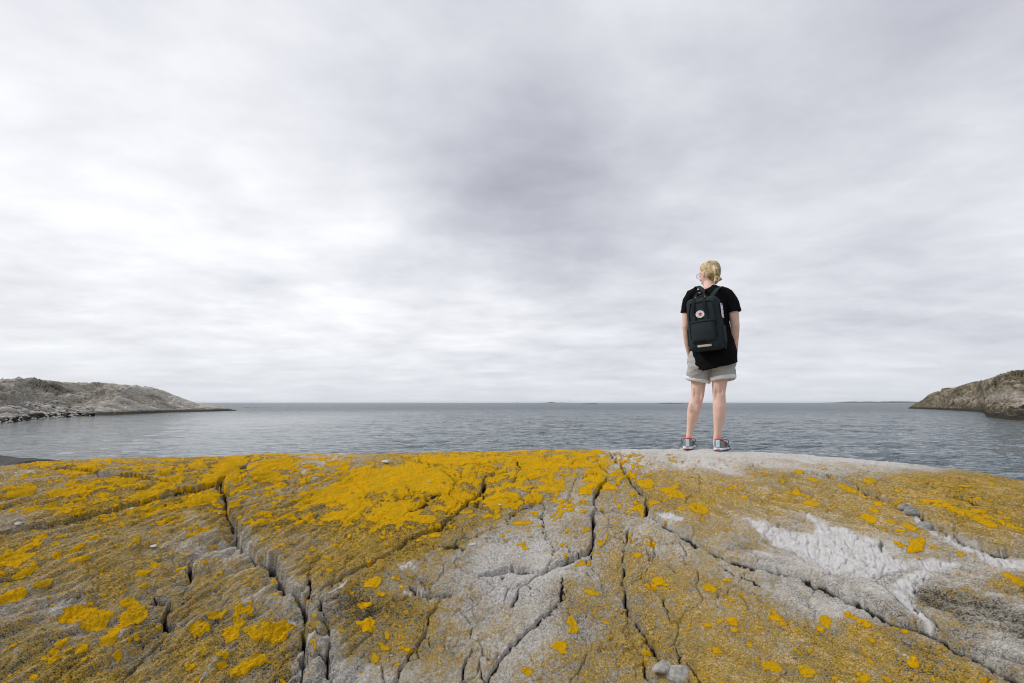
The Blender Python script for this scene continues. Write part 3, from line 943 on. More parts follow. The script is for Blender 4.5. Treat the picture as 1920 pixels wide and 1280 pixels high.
def build_sea():
    C = 640
    az = np.concatenate([np.linspace(-3.1, -.95, 40)[:-1], np.arctan(np.linspace(-1.38, 1.38, C - 80)), np.linspace(.95, 3.1, 40)[1:]])
    C = len(az)
    R = np.concatenate([np.geomspace(5.5, 420, 540), np.geomspace(420, 45000, 110)[1:]])
    N = len(R)
    A, RR = np.meshgrid(az, R, indexing='xy')
    x, y = RR * np.sin(A), RR * np.cos(A)
    dR = np.gradient(R)[:, None] * np.ones_like(A)
    z = np.zeros_like(x)
    for lam, amp, sd in ((11.0, .10, 1), (4.2, .11, 2), (1.7, .062, 3), (.75, .026, 4)):
        fade = sstep(.9, .3, dR / lam) * sstep(.9, .3, RR * .0043 / lam)
        p = perlin(x / lam / 1.6 + sd, y / lam, sd * 13)
        z += amp * fade * (1 - 2 * np.abs(p)) * 1.0
    z *= .30 + .70 * np.maximum(sstep(-20, 40, x + .25 * y + 13 + 9 * fbm(x * .03, y * .05, 2, 77)), sstep(70, 230, y))
    V = np.stack([x, y, z], -1).reshape(-1, 3)
    o = link('sea', grid_mesh('sea', V, N, C, True), sea_material())
    tag(o, 'grey blue rippled sea stretching to the horizon', kind='structure')


build_sea()


# ------------------------------------------------------------------ islands
def depth_at(y_water):
    """forward distance of the point of sea level seen at photograph row y_water"""
    d = pix_dir(960, y_water)
    return CZ / -d[2] * d[1]


def coast_material(name, warm=False):
    t = NT(name)
    a_h, a_s, a_g, a_w = t.attr('coast')          # height above sea/10, tone, green, white
    n1 = t.noise(1.1, 7, .62, t.mapped((1, 1, 2.2)))
    n2 = t.noise(5.0, 5, .65)
    tone = t.math('ADD', a_s, t.math('MULTIPLY', t.math('SUBTRACT', n1, .5), 1.5))
    tone = t.math('ADD', tone, t.math('MULTIPLY', t.math('SUBTRACT', n2, .5), .9))
    if warm:
        st = [(0, (.03, .028, .022)), (.3, (.105, .085, .052)), (.55, (.24, .20, .135)), (.8, (.42, .385, .325)), (1, (.62, .60, .56))]
    else:
        st = [(0, (.03, .031, .028)), (.28, (.125, .115, .088)), (.52, (.30, .275, .222)), (.8, (.48, .445, .38)), (1, (.60, .58, .54))]
    rock = t.ramp(tone, st)
    rock = t.mix(a_w, rock, (.66, .63, .59))
    rock = t.mix(t.math('MULTIPLY', a_g, .8), rock, (.055, .06, .022))
    wet = t.math('ADD', a_h, t.math('MULTIPLY', t.math('SUBTRACT', n1, .5), .12))
    weed = t.step(wet, .15, .07)
    rock = t.mix(weed, rock, t.mix(n2, (.012, .012, .010), (.032, .029, .018)))
    alg = t.math('MULTIPLY', t.step(wet, .030, .012), t.step(n1, .40, .52))
    rock = t.mix(alg, rock, (.19, .15, .03))
    t.bump(t.math('ADD', n1, t.math('MULTIPLY', n2, .4)), 1.0, .8)
    return t.set(Base_Color=rock, Roughness=.85, Specular_IOR_Level=.25)


def build_coast(name, label, sky_pts, wat_pts, prof, cols, rows, back, warm, seed, detail):
    sky_pts, wat_pts = np.array(sky_pts, float), np.array(wat_pts, float)
    px = np.linspace(sky_pts[0, 0], sky_pts[-1, 0], cols)
    ysky = np.interp(px, sky_pts[:, 0], sky_pts[:, 1])
    ywat = np.interp(px, wat_pts[:, 0], wat_pts[:, 1])
    d0 = np.array([depth_at(v) for v in ywat])
    s = np.linspace(-.06, 2.0, rows)
    ps = np.array(prof, float)                      # (s, z fraction at beach end, z fraction at point end)
    span = back(px) * d0
    out, co = [], []
    bw = sstep(detail['beach'][1], detail['beach'][0], px)
    nrm = (px - 960) / FPX
    rowsV, attr = [], []
    for si in s:
        zf = np.interp(si, ps[:, 0], ps[:, 1]) * bw + np.interp(si, ps[:, 0], ps[:, 2]) * (1 - bw)
        D = d0 + span * si
        d1 = d0 + span
        te = np.array([(lambda d: d[2] / d[1])(pix_dir(p, q)) for p, q in zip(px, ysky)])
        ztop = np.maximum(CZ + te * d1, .5)
        Z = ztop * zf
        X = nrm * D * 1.008
        rowsV.append(np.stack([X, D, Z], 1))
        attr.append(np.stack([np.full_like(px, si), ztop, px, ysky], 1))
    V = np.array(rowsV)
    at = np.array(attr)
    X, Y, Z = V[..., 0], V[..., 1], V[..., 2]
    S, ZT, PX = at[..., 0], at[..., 1], at[..., 2]
    u, v = X * .8 + Y * .25, Y * .45 + Z * 1.6
    lump = fbm(u * .09, v * .09, 4, seed, .5)
    rid = 1 - np.abs(fbm(u * .16 + lump, v * .30, 4, seed + 9, .55))
    fine = fbm(u * .6, v * .9, 4, seed + 21, .6)
    joint = np.exp(-(np.abs(perlin(u * .10 + lump * .3, v * .12, seed + 33)) / .035) ** 2)
    joint2 = np.exp(-(np.abs(perlin(u * .22 - lump * .3, v * .2 + u * .1, seed + 35)) / .045) ** 2)
    amp = sstep(0.0, .35, S) * sstep(2.0, 1.2, S)
    # ledges of the dipping layers
    ph = (v * .20 + u * detail['dip'] + lump * .45)
    saw = ph - np.floor(ph)
    ledge = sstep(0, .8, saw) - sstep(.86, .97, saw)
    ph2 = (v * .55 + u * detail['dip'] * 2 + lump * .8)
    saw2 = ph2 - np.floor(ph2)
    ledge2 = sstep(0, .75, saw2) - sstep(.82, .96, saw2)
    crest = 1 - .90 * np.exp(-((S - 1) / .16) ** 2)
    Z = Z + amp * crest * np.minimum(ZT * .17, 1.6) * detail['rough'] * (lump * .8 + (rid - .6) * .7 + fine * .20 - joint * 1.0 - joint2 * .5 + (ledge - .5) * .9 * (1 + lump) + (ledge2 - .5) * .35)
    Z = np.where(S < 0, -0.6, Z)
    Z = Z + sstep(.0, .05, S) * fine * .10
    tone = .53 + .15 * lump + .16 * (rid - .6) + .16 * fine - .22 * joint + .12 * (ledge2 - .5)
    green = np.zeros_like(Z)
    white = np.zeros_like(Z)
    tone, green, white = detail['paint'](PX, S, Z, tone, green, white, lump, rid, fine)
    A = np.stack([np.clip(Z / 10, -1, 2), np.clip(tone, 0, 1), np.clip(green, 0, 1), np.clip(white, 0, 1)], -1)
    me = grid_mesh(name, np.stack([X, Y, Z], -1).reshape(-1, 3), rows, cols, True, {'coast': A.reshape(-1, 4)})
    o = link(name, me, coast_material(name + ' stone', warm))
    tag(o, label, kind='structure')
    return px, s, np.stack([X, Y, Z], -1)


def paint_left(px, s, z, tone, green, white, lump, rid, fine):
    beach = sstep(190, 120, px) * sstep(.62, .5, s)
    st = fbm(px * .010 + s * 2, s * 20 + px * .02, 4, 96, .6)
    tone = tone + .10 * sstep(150, 330, px) + .0 + .24 * st
    tone = tone + .08 - .34 * sstep(-.1, .5, lump + fine * .6 - .15) * sstep(.55, .72, s + lump * .08) * sstep(.98, .82, s + lump * .05) * sstep(260, 180, px) * sstep(.0, .5, rid - .35)
    green = green + .7 * sstep(.25, .6, fine + lump * .5) * sstep(.46, .52, s) * sstep(.66, .58, s) * sstep(240, 190, px)
    tone = tone * (1 - beach) + beach * .60
    return tone, green, white


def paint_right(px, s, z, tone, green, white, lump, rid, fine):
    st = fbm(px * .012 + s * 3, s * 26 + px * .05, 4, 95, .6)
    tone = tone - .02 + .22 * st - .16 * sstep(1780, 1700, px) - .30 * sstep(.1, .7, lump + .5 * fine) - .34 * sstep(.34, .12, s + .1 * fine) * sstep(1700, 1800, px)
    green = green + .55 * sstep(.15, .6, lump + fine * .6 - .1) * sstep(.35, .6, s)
    white = np.exp(-((px - 1903) / 14) ** 2 - ((z - 3.7) / .9) ** 2) * 1.2 * sstep(-.2, .3, fine) + .45 * np.exp(-((px - 1870) / 32) ** 2 - ((z - 5.2) / .8) ** 2)
    return tone, green, white


LEFT = build_coast('rocky_island', 'low bare grey rock island with boulder beach across the water',
                   [(-420, 730), (-260, 718), (-100, 716), (0, 712.5), (25, 710), (62, 710), (85, 711.5), (130, 716), (160, 717.5), (195, 716.7), (225, 718), (250, 721), (300, 727.5), (325, 736),
                    (350, 745), (380, 755), (400, 758), (425, 762), (452, 769)],
                   [(-420, 830), (-200, 808), (0, 794), (37, 792), (75, 786), (125, 783), (187, 779.5), (250, 777), (325, 773.2), (375, 772), (452, 769.8)],
                   [(-.06, -.1, -.1), (0, 0, 0), (.12, .07, .15), (.38, .20, .45), (.46, .27, .55), (.56, .52, .66), (.62, .55, .72), (.70, .54, .78), (.84, .88, .9), (.95, .99, .98), (1.0, 1.0, 1.0),
                    (1.3, .9, .9), (2.0, -.2, -.2)],
                   520, 250, lambda p: np.interp(p, [-400, 0, 200, 350, 452], [.55, .55, .45, .22, .03]), False, 61, {'beach': (150, 240), 'paint': paint_left, 'dip': .012, 'rough': .95})
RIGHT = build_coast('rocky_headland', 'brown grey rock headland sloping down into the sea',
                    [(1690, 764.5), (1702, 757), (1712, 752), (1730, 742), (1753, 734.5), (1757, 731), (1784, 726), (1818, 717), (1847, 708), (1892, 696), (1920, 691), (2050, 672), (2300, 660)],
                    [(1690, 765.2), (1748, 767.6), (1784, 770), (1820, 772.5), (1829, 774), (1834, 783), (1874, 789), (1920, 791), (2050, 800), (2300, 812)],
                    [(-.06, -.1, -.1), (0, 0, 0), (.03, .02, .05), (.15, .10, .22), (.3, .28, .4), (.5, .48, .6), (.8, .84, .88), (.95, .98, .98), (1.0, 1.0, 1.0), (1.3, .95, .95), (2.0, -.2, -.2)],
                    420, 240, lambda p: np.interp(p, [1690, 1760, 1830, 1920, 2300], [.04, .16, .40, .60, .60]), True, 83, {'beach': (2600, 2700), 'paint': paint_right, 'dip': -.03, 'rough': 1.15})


def blob_mesh(name, n, seed, rough=.16, flat=.72, res=2):
    """a broken stone: a ball cut by random planes, edges worn"""
    g_ = np.random.default_rng(seed)
    bm = bmesh.new()
    bmesh.ops.create_icosphere(bm, subdivisions=res, radius=1.0)
    co = np.array([v.co[:] for v in bm.verts])
    pl = g_.normal(size=(13, 3))
    pl /= np.linalg.norm(pl, axis=1)[:, None]
    hh = g_.uniform(.62, .95, 13)
    dt = co @ pl.T
    rr = np.where(dt > .05, hh / np.maximum(dt, .05), 9.0)
    k = 22.0
    r = (np.sum(np.minimum(rr, 3.0) ** -k, axis=1)) ** (-1 / k)      # soft minimum: worn edges
    r = np.minimum(r, 1.15)
    sq = co * r[:, None]
    sq *= (1 + rough * .55 * fbm(co[:, 0] * 1.7 + seed % 50, co[:, 1] * 1.7 + co[:, 2] * 1.3, 3, seed))[:, None]
    sq = sq * np.array([1.2, .92, flat])
    for v, c in zip(bm.verts, sq):
        v.co = c
    me = bpy.data.meshes.new(name)
    bm.to_mesh(me)
    bm.free()
    me.polygons.foreach_set('use_smooth', np.ones(len(me.polygons), bool))
    return me


def stone_material(name, a, b, bump=.5):
    t = NT(name)
    n = t.noise(3.0, 6, .65)
    n2 = t.noise(14.0, 4, .6)
    c = t.mix(n, a, b)
    t.bump(t.math('ADD', n, t.math('MULTIPLY', n2, .4)), bump, .08)
    return t.set(Base_Color=c, Roughness=.9, Specular_IOR_Level=.25)


def build_boulders():
    mats = [stone_material('pale boulder', (.36, .345, .315), (.62, .60, .56)), stone_material('warm boulder', (.40, .34, .27), (.58, .51, .42)),
            stone_material('grey boulder', (.22, .215, .20), (.42, .41, .385)), stone_material('weedy dark boulder', (.012, .012, .011), (.035, .033, .026))]
    meshes = {}
    for mi, m in enumerate(mats):
        for k in range(4):
            me = blob_mesh('boulder', 0, 700 + k * 13 + mi, .2, .7)
            me.materials.append(m)
            meshes[mi, k] = me
    px, s, V = LEFT
    rows, cols = V.shape[:2]

    def on_beach(p, si):
        c = int(np.clip(np.interp(p, px, np.arange(cols)), 0, cols - 1))
        r = int(np.clip(np.interp(si, s, np.arange(rows)), 0, rows - 1))
        return V[r, c]
    spots = []
    # two boulders stand out: a long pale one at the left and an ochre one further along, and a black one at the waterline
    special = [(22, .24, 1.45, 0, 'large long pale boulder near the left end of the beach'),
               (102, .24, 1.25, 1, 'large tan boulder standing above its neighbours in the middle of the beach'),
               (89, .06, 1.35, 3, 'large black pointed boulder at the waterline of the beach'),
               (28, .17, 1.0, 1, 'cream boulder just below the long pale boulder')]
    n = 0
    for p, si, r, mi, lab in special:
        c = on_beach(p, si)
        o = link('boulder', meshes[mi, n % 4], None)
        o.location = (c[0], c[1], c[2] + r * .3)
        o.scale = (r, r, r)
        o.rotation_euler = (0, 0, rnd.uniform(0, 3))
        tag(o, lab, 'boulder', 'boulders on the island beach')
        spots.append((c[0], c[1], r))
        n += 1
    labels = {0: 'pale rounded boulder lying among others on the island beach', 1: 'tan rounded boulder lying among others on the island beach',
              2: 'mid grey rounded boulder lying among others on the island beach', 3: 'black weedy boulder at the waterline of the island beach'}
    tries = 0
    while n < 262 and tries < 9000:
        tries += 1
        p = rnd.triangular(-25, 192, 40)
        si = rnd.uniform(.02, .47)
        if p > 120 and si > .3:
            continue
        c = on_beach(p, si)
        r = rnd.uniform(.24, .62) * (1.0 if rnd.random() < .85 else 1.35) * c[1] / 95
        if any((c[0] - a) ** 2 + ((c[1] - b) * .8) ** 2 < (.72 * (r + q)) ** 2 for a, b, q in spots):
            continue
        spots.append((c[0], c[1], r))
        mi = 3 if si < .10 else rnd.choices((0, 1, 2), (5, 2, 3))[0]
        o = bpy.data.objects.new('boulder', meshes[mi, rnd.randrange(4)])
        COL.objects.link(o)
        o.location = (c[0], c[1], c[2] + r * .22)
        o.scale = (r, r * rnd.uniform(.8, 1.2), r * rnd.uniform(.8, 1.15))
        o.rotation_euler = (rnd.uniform(-.25, .25), rnd.uniform(-.25, .25), rnd.uniform(0, 6.28))
        tag(o, labels[mi], 'boulder', 'boulders on the island beach')
        n += 1
    # the shingle between them, which nobody could count
    base = [blob_mesh('tmp', 0, 900 + k, .2, .7, 1) for k in range(3)]
    bm = bmesh.new()
    for k in range(2600):
        p = rnd.triangular(-40, 200, 40)
        si = rnd.uniform(.0, .46)
        if p > 130 and si > .32:
            continue
        c = on_beach(p, si)
        r = rnd.uniform(.10, .26) * c[1] / 95
        m = Matrix.Translation((c[0] + rnd.uniform(-.4, .4), c[1] + rnd.uniform(-.4, .4), c[2] + r * .3)) @ Matrix.Rotation(rnd.uniform(0, 6), 4, 'Z') @ Matrix.Diagonal((r, r, r, 1))
        tmp = base[k % 3]
        nv = len(bm.verts)
        bm.from_mesh(tmp)
        bm.verts.ensure_lookup_table()
        for v in bm.verts[nv:]:
            v.co = m @ v.co
    me = bpy.data.meshes.new('beach_shingle')
    bm.to_mesh(me)
    bm.free()
    for b in base:
        bpy.data.meshes.remove(b)
    o = link('beach_shingle', me, mats[0])
    tag(o, 'loose pale shingle filling the island beach between the boulders', 'shingle', kind='stuff')


build_boulders()


def islet(name, label, x0, x1, ybase, ytop, mat, seed, dist=None, hump=None):
    """a low rock in the sea, seen between photo columns x0 and x1"""
    D = dist or depth_at(ybase)
    n = 90
    t = np.linspace(-1, 1, n)
    r = np.linspace(-1, 1, 24)
    T, Rr = np.meshgrid(t, r, indexing='xy')
    half = (x1 - x0) / 2 / FPX * D
    X = ((x0 + x1) / 2 - 960) / FPX * D + T * half
    Y = D + half * .35 + Rr * half * .35
    hgt = (754.0 - ytop) / FPX * D + CZ
    prof = np.clip(1 - T ** 2, 0, 1) ** .6 * np.clip(1 - Rr ** 2, 0, 1) ** .6
    nz = .62 + .5 * fbm(T * 3.5 + seed, Rr * 1.2, 4, seed)
    if hump is not None:
        nz = .45 + .6 * np.exp(-((T - hump) / .16) ** 2) + .22 * fbm(T * 5 + seed, Rr, 3, seed)
    Z = hgt * prof * np.clip(nz, .15, 1.2) * 1.05 - .3
    me = grid_mesh(name, np.stack([X, Y, Z], -1).reshape(-1, 3), 24, n)
    o = link(name, me, mat)
    tag(o, label, kind='structure')


sk_dark = stone_material('skerry rock', (.06, .058, .05), (.14, .13, .11))
islet('low_skerry', 'thin low brown skerry off the tip of the rock island', 436, 522, 763.8, 761.6, stone_material('skerry weed', (.10, .085, .05), (.2, .18, .13)), 3)
islet('low_skerry', 'small dark skerry on the horizon left of the person', 1092, 1124, 756.6, 754.6, sk_dark, 5)
islet('low_skerry', 'string of dark skerries on the horizon behind the legs', 1233, 1296, 755.6, 753.6, sk_dark, 8)
islet('far_island', 'far blue island with a small hump on the horizon', 1002, 1082, 754.3, 752.8, sk_dark, 11, dist=7000, hump=-.2)
islet('far_coast', 'long low blue coast on the horizon beside the headland', 1575, 1790, 754.2, 750.5, sk_dark, 14, dist=9000)


def build_shore_rock():
    n, m = 120, 60
    t = np.linspace(-1, 1, n)
    r = np.linspace(-1, 1, m)
    T, R = np.meshgrid(t, r, indexing='xy')
    cx, cy = -13.2, 10.2
    X = cx + T * 5.0
    Y = cy + R * 3.0 + T * .5
    d = pix_dir(0, 857)
    target = CZ + d[2] / d[1] * cy
    X = -16.0 + T * 7.2
    Y = cy + R * 3.0
    prof = sstep(-8.9, -9.9, X + .25 * fbm(Y * .8, Y * 0, 3, 48)) * np.clip(1 - np.abs(R) ** 2.4, 0, 1) ** .6 * sstep(-1.0, -.8, T)
    Z = -1.0 + (target + 1.0 - .07 * (X + 11)) * prof + .05 * fbm(X * .9, Y * 1.1, 4, 44) * prof + .02 * fbm(X * 4, Y * 5, 3, 47)
    me = grid_mesh('shore_rock', np.stack([X, Y, Z], -1).reshape(-1, 3), m, n)
    t_ = NT('wet dark rock')
    a = t_.noise(2.2, 7, .65)
    b = t_.noise(16, 4, .6)
    c = t_.mix(a, (.010, .0115, .010), (.05, .052, .042))
    c = t_.mix(t_.step(b, .68, .76), c, (.22, .21, .19))
    t_.bump(t_.math('ADD', a, t_.math('MULTIPLY', b, .3)), .8, .12)
    o = link('shore_rock', me, t_.set(Base_Color=c, Roughness=.7, Specular_IOR_Level=.3))
    tag(o, 'dark weed blackened rock below the left edge of the bedrock', kind='structure')


build_shore_rock()


def rock_at(px, py):
    """displaced rock surface point seen at a photograph pixel (world)"""
    k = np.argmin(np.where(ROCK['front'], (ROCK['px'] - px) ** 2 + (ROCK['py'] - py) ** 2, 1e12))
    return Vector((ROCK['x'][k], ROCK['y'][k], ROCK['z'][k] + CZ))


def rock_z(x, y):
    d = (ROCK['x'] - x) ** 2 + (ROCK['y'] - y) ** 2
    k = np.argpartition(d, 12)[:12]
    return float(ROCK['z'][k].max()) + CZ


# ------------------------------------------------------------------ person with backpack
FOOT_PX = (1330.0, 842.0)
_d = pix_dir(*FOOT_PX)
P_AZ = math.atan2(_d[0], _d[1])
P_R = 4.64
T_AX = Vector((math.cos(P_AZ), -math.sin(P_AZ), 0))      # to the right as the viewer sees it
S_AX = Vector((math.sin(P_AZ), math.cos(P_AZ), 0))       # away from the viewer
ROOT = Vector((math.sin(P_AZ) * P_R, math.cos(P_AZ) * P_R, CZ + P_R * _d[2] / math.hypot(_d[0], _d[1])))
YAW = math.radians(14)


def P(px, py, dep=0.0):
    """photograph pixel -> point in the person's frame (origin between the feet), dep metres beyond the body's plane"""
    d = Vector(pix_dir(px, py))
    dn = d.dot(S_AX)
    p = d * ((P_R + dep) / dn)
    p = p + Vector((0, 0, CZ)) - ROOT
    return p


person = bpy.data.objects.new('person', None)


class Buf:
    def __init__(self):
        self.v, self.f = [], []

    def add(self, v, f):
        o = len(self.v)
        self.v += [tuple(p) for p in v]
        self.f += [tuple(i + o for i in q) for q in f]
        return self

    def tube(self, pts, radii, n=20, cap=True, side=None, sq=1.0):
        """rings across a path; radii = (across, along the side axis' normal)"""
        pts = [Vector(p) for p in pts]
        side = Vector(side or T_AX)
        V, F = [], []
        for i, p in enumerate(pts):
            a, b = pts[max(i - 1, 0)], pts[min(i + 1, len(pts) - 1)]
            tg = (b - a).normalized()
            e1 = (side - tg * side.dot(tg)).normalized()
            e2 = tg.cross(e1)
            r = radii[i]
            ra, rb = (r, r) if isinstance(r, (int, float)) else r
            for k in range(n):
                w = 2 * math.pi * k / n
                c, s = math.cos(w), math.sin(w)
                if sq != 1.0:
                    c = math.copysign(abs(c) ** sq, c)
                    s = math.copysign(abs(s) ** sq, s)
                V.append(p + e1 * (ra * c) + e2 * (rb * s))
        for i in range(len(pts) - 1):
            for k in range(n):
                F.append((i * n + k, i * n + (k + 1) % n, (i + 1) * n + (k + 1) % n, (i + 1) * n + k))
        if cap:
            F.append(tuple(reversed(range(n))))
            F.append(tuple((len(pts) - 1) * n + k for k in range(n)))
        return self.add(V, F)

    def ball(self, c, r, rot=None, n=20, m=14):
        c = Vector(c)
        V, F = [], []
        for i in range(m + 1):
            a = math.pi * i / m
            for k in range(n):
                b = 2 * math.pi * k / n
                q = Vector((math.sin(a) * math.cos(b) * r[0], math.sin(a) * math.sin(b) * r[1], math.cos(a) * r[2]))
                V.append(c + (rot @ q if rot else q))
        for i in range(m):
            for k in range(n):
                F.append((i * n + k, (i + 1) * n + k, (i + 1) * n + (k + 1) % n, i * n + (k + 1) % n))
        return self.add(V, F)

    def ribbon(self, pts, sides, w, th):
        """flat strap along a path, sides = across direction(s)"""
        pts = [Vector(p) for p in pts]
        V, F = [], []
        for i, p in enumerate(pts):
            a, b = pts[max(i - 1, 0)], pts[min(i + 1, len(pts) - 1)]
            tg = (b - a).normalized()
            sd = Vector(sides[i] if isinstance(sides, list) else sides)
            sd = (sd - tg * sd.dot(tg)).normalized()
            nn = tg.cross(sd)
            for x, y in ((-1, -1), (1, -1), (1, 1), (-1, 1)):
                V.append(p + sd * (x * w / 2) + nn * (y * th / 2))
        n = len(pts)
        for i in range(n - 1):
            for k in range(4):
                F.append((i * 4 + k, i * 4 + (k + 1) % 4, (i + 1) * 4 + (k + 1) % 4, (i + 1) * 4 + k))
        F.append((3, 2, 1, 0))
        F.append(tuple((n - 1) * 4 + k for k in range(4)))
        return self.add(V, F)

    def rbox(self, half, r, fn=None, n=14, xf=None):
        """rounded box, fn shapes the points, xf places them"""
        V, F = [], []
        hx, hy, hz = half
        for ax in range(3):
            for sg in (-1, 1):
                base = len(V)
                for i in range(n + 1):
                    for j in range(n + 1):
                        u, v = -1 + 2 * i / n, -1 + 2 * j / n
                        q = [0, 0, 0]
                        q[ax], q[(ax + 1) % 3], q[(ax + 2) % 3] = sg, u, v
                        p = Vector((q[0] * hx, q[1] * hy, q[2] * hz))
                        inn = Vector(tuple(max(-(h - r), min(h - r, c)) for c, h in zip(p, half)))
                        dd = p - inn
                        p = inn + (dd.normalized() * r if dd.length > 1e-6 else dd)
                        if fn:
                            p = fn(p)
                        V.append(xf(p) if xf else p)
                for i in range(n):
                    for j in range(n):
                        a = base + i * (n + 1) + j
                        q = (a, a + n + 1, a + n + 2, a + 1)
                        F.append(q if sg > 0 else tuple(reversed(q)))
        return self.add(V, F)

    def mesh(self, name, smooth=True, weld=1e-5):
        me = bpy.data.meshes.new(name)
        me.from_pydata(self.v, [], self.f)
        bm = bmesh.new()
        bm.from_mesh(me)
        bmesh.ops.remove_doubles(bm, verts=bm.verts, dist=weld)
        bmesh.ops.recalc_face_normals(bm, faces=bm.faces)
        bm.to_mesh(me)
        bm.free()
        me.polygons.foreach_set('use_smooth', np.full(len(me.polygons), smooth))
        return me


def fuse(me, voxel, smooth=6, factor=.5):
    """one continuous skin over everything in the mesh"""
    o = bpy.data.objects.new('tmp', me)
    COL.objects.link(o)
    m = o.modifiers.new('r', 'REMESH')
    m.mode = 'VOXEL'
    m.voxel_size = voxel
    m.use_smooth_shade = True
    if smooth:
        s = o.modifiers.new('s', 'SMOOTH')
        s.iterations = smooth
        s.factor = factor
    dg = bpy.context.evaluated_depsgraph_get()
    out = bpy.data.meshes.new_from_object(o.evaluated_get(dg))
    out.name = me.name
    bpy.data.objects.remove(o)
    out.polygons.foreach_set('use_smooth', np.ones(len(out.polygons), bool))
    return out


def wrinkle(me, fn):
    n = len(me.vertices)
    co = np.empty(n * 3, np.float32)
    me.vertices.foreach_get('co', co)
    co = co.reshape(-1, 3)
    nr = np.empty(n * 3, np.float32)
    me.vertex_normals.foreach_get('vector', nr)
    nr = nr.reshape(-1, 3)
    d = fn(co)
    me.vertices.foreach_set('co', (co + nr * d[:, None]).reshape(-1))
    me.update()
    return me


def cloth_mat(name, col, scale=900, rough=.9, var=.25, bump=.3, dist=.0015):
    t = NT(name)
    a = t.noise(scale, 3, .6)
    b = t.noise(22, 4, .55)
    dk = tuple(c * (1 - var) for c in col)
    lt = tuple(min(1, c * (1 + var)) for c in col)
    t.bump(a, bump, dist)
    return t.set(Base_Color=t.mix(t.math('MULTIPLY', t.math('ADD', a, b), .5), dk, lt), Roughness=rough, Specular_IOR_Level=.08)


def plain_mat(name, col, rough=.5, metal=0.0, spec=.5):
    t = NT(name)
    n = t.noise(60, 3, .5)
    return t.set(Base_Color=t.mix(n, tuple(c * .88 for c in col), tuple(min(1, c * 1.1) for c in col)), Roughness=rough, Metallic=metal, Specular_IOR_Level=spec)


def skin_mat():
    t = NT('skin')
    a = t.noise(14, 4, .55)
    b = t.noise(240, 3, .6)
    c = t.mix(a, (.68, .44, .355), (.78, .545, .455))
    t.bump(b, .12, .002)
    t.set(Base_Color=c, Roughness=.55, Specular_IOR_Level=.35)
    t.b.inputs['Subsurface Weight'].default_value = .12
    t.b.inputs['Subsurface Radius'].default_value = (.012, .005, .003)
    return t.m


def hair_mat():
    t = NT('blond hair')
    a = t.noise(26, 5, .6, t.mapped((1, 1, .35)))
    b = t.noise(240, 3, .6, t.mapped((1, 1, .12)))
    c = t.mix(t.step(t.math('ADD', t.math('MULTIPLY', a, .5), t.math('MULTIPLY', b, .5)), .36, .62), (.17, .11, .045), (.78, .61, .34))
    t.bump(b, .22, .003)
    return t.set(Base_Color=c, Roughness=.48, Specular_IOR_Level=.4)


M_SKIN, M_HAIR = skin_mat(), hair_mat()
M_SHIRT = cloth_mat('black jersey', (.0065, .0065, .0075), 700)
M_SHORTS = cloth_mat('grey sweat cloth', (.40, .40, .395), 520, var=.18, bump=.5, dist=.002)
M_CUFF = cloth_mat('white cloth', (.72, .71, .70), 520, var=.06)
M_PACK = cloth_mat('dark slate canvas', (.026, .036, .039), 620, rough=.72, var=.2)
M_WEB = cloth_mat('black webbing', (.016, .020, .022), 900, rough=.7)
M_BRASS = plain_mat('brass', (.62, .44, .16), .3, 1.0)
M_WHITE = plain_mat('white print', (.80, .79, .78), .6)
M_RED = plain_mat('red print', (.55, .035, .05), .6)
M_BLUE = plain_mat('blue print', (.05, .13, .42), .6)
M_REFL = plain_mat('reflective strip', (.46, .43, .37), .45)
M_TIE = plain_mat('dark elastic', (.012, .011, .011), .6)
M_SHOE = cloth_mat('silver grey shoe mesh', (.22, .245, .245), 420, rough=.6, var=.35, bump=.5, dist=.002)
M_HEEL = plain_mat('pale blue heel strip', (.46, .58, .64), .45)
M_LINE = plain_mat('coral shoe lining', (.66, .07, .085), .7)
M_SOLE = plain_mat('white shoe sole', (.74, .73, .71), .55)
M_OUT = plain_mat('dark blue outsole', (.03, .055, .10), .6)
M_LACE = plain_mat('blue lace', (.02, .06, .18), .6)
M_WIRE = plain_mat('thin metal wire', (.30, .25, .20), .35, 1.0)
M_LIP = plain_mat('lips', (.48, .17, .15), .45)
M_EYE = plain_mat('eye white', (.78, .77, .75), .25)
M_IRIS = plain_mat('iris', (.05, .10, .14), .2)
M_GLASS = NT('spectacle glass')
M_GLASS.set(Base_Color=(.95, .96, .97), Roughness=.02, IOR=1.45)
M_GLASS.b.inputs['Transmission Weight'].default_value = 1.0
M_GLASS = M_GLASS.m


BR0 = (T_AX * math.cos(YAW) - S_AX * math.sin(YAW)).normalized()


def yo(px):
    """depth offset from the body's turn to the right, for a photo column"""
    return -math.tan(YAW) * (px - 1331) * .0044


COL.objects.link(person)
person.location = ROOT
tag(person, 'woman in black shirt and grey shorts standing on the rock, back turned, looking left', 'person')

# ---- head frame: turned about 44 degrees to the left of straight away
H_YAW = math.radians(44)
H_C = P(1330.5, 514.5, .035)
hf = (S_AX * math.cos(H_YAW) - T_AX * math.sin(H_YAW)).normalized()      # face
hr = (T_AX * math.cos(H_YAW) + S_AX * math.sin(H_YAW)).normalized()      # her right
tilt = Matrix.Rotation(math.radians(-4), 3, hr)
hf = tilt @ hf
hu = hr.cross(hf) * -1 if hr.cross(hf).z < 0 else hr.cross(hf)


def H(r, f, u):
    return H_C + hr * r + hf * f + hu * u


HROT = Matrix((hr, hf, hu)).transposed()

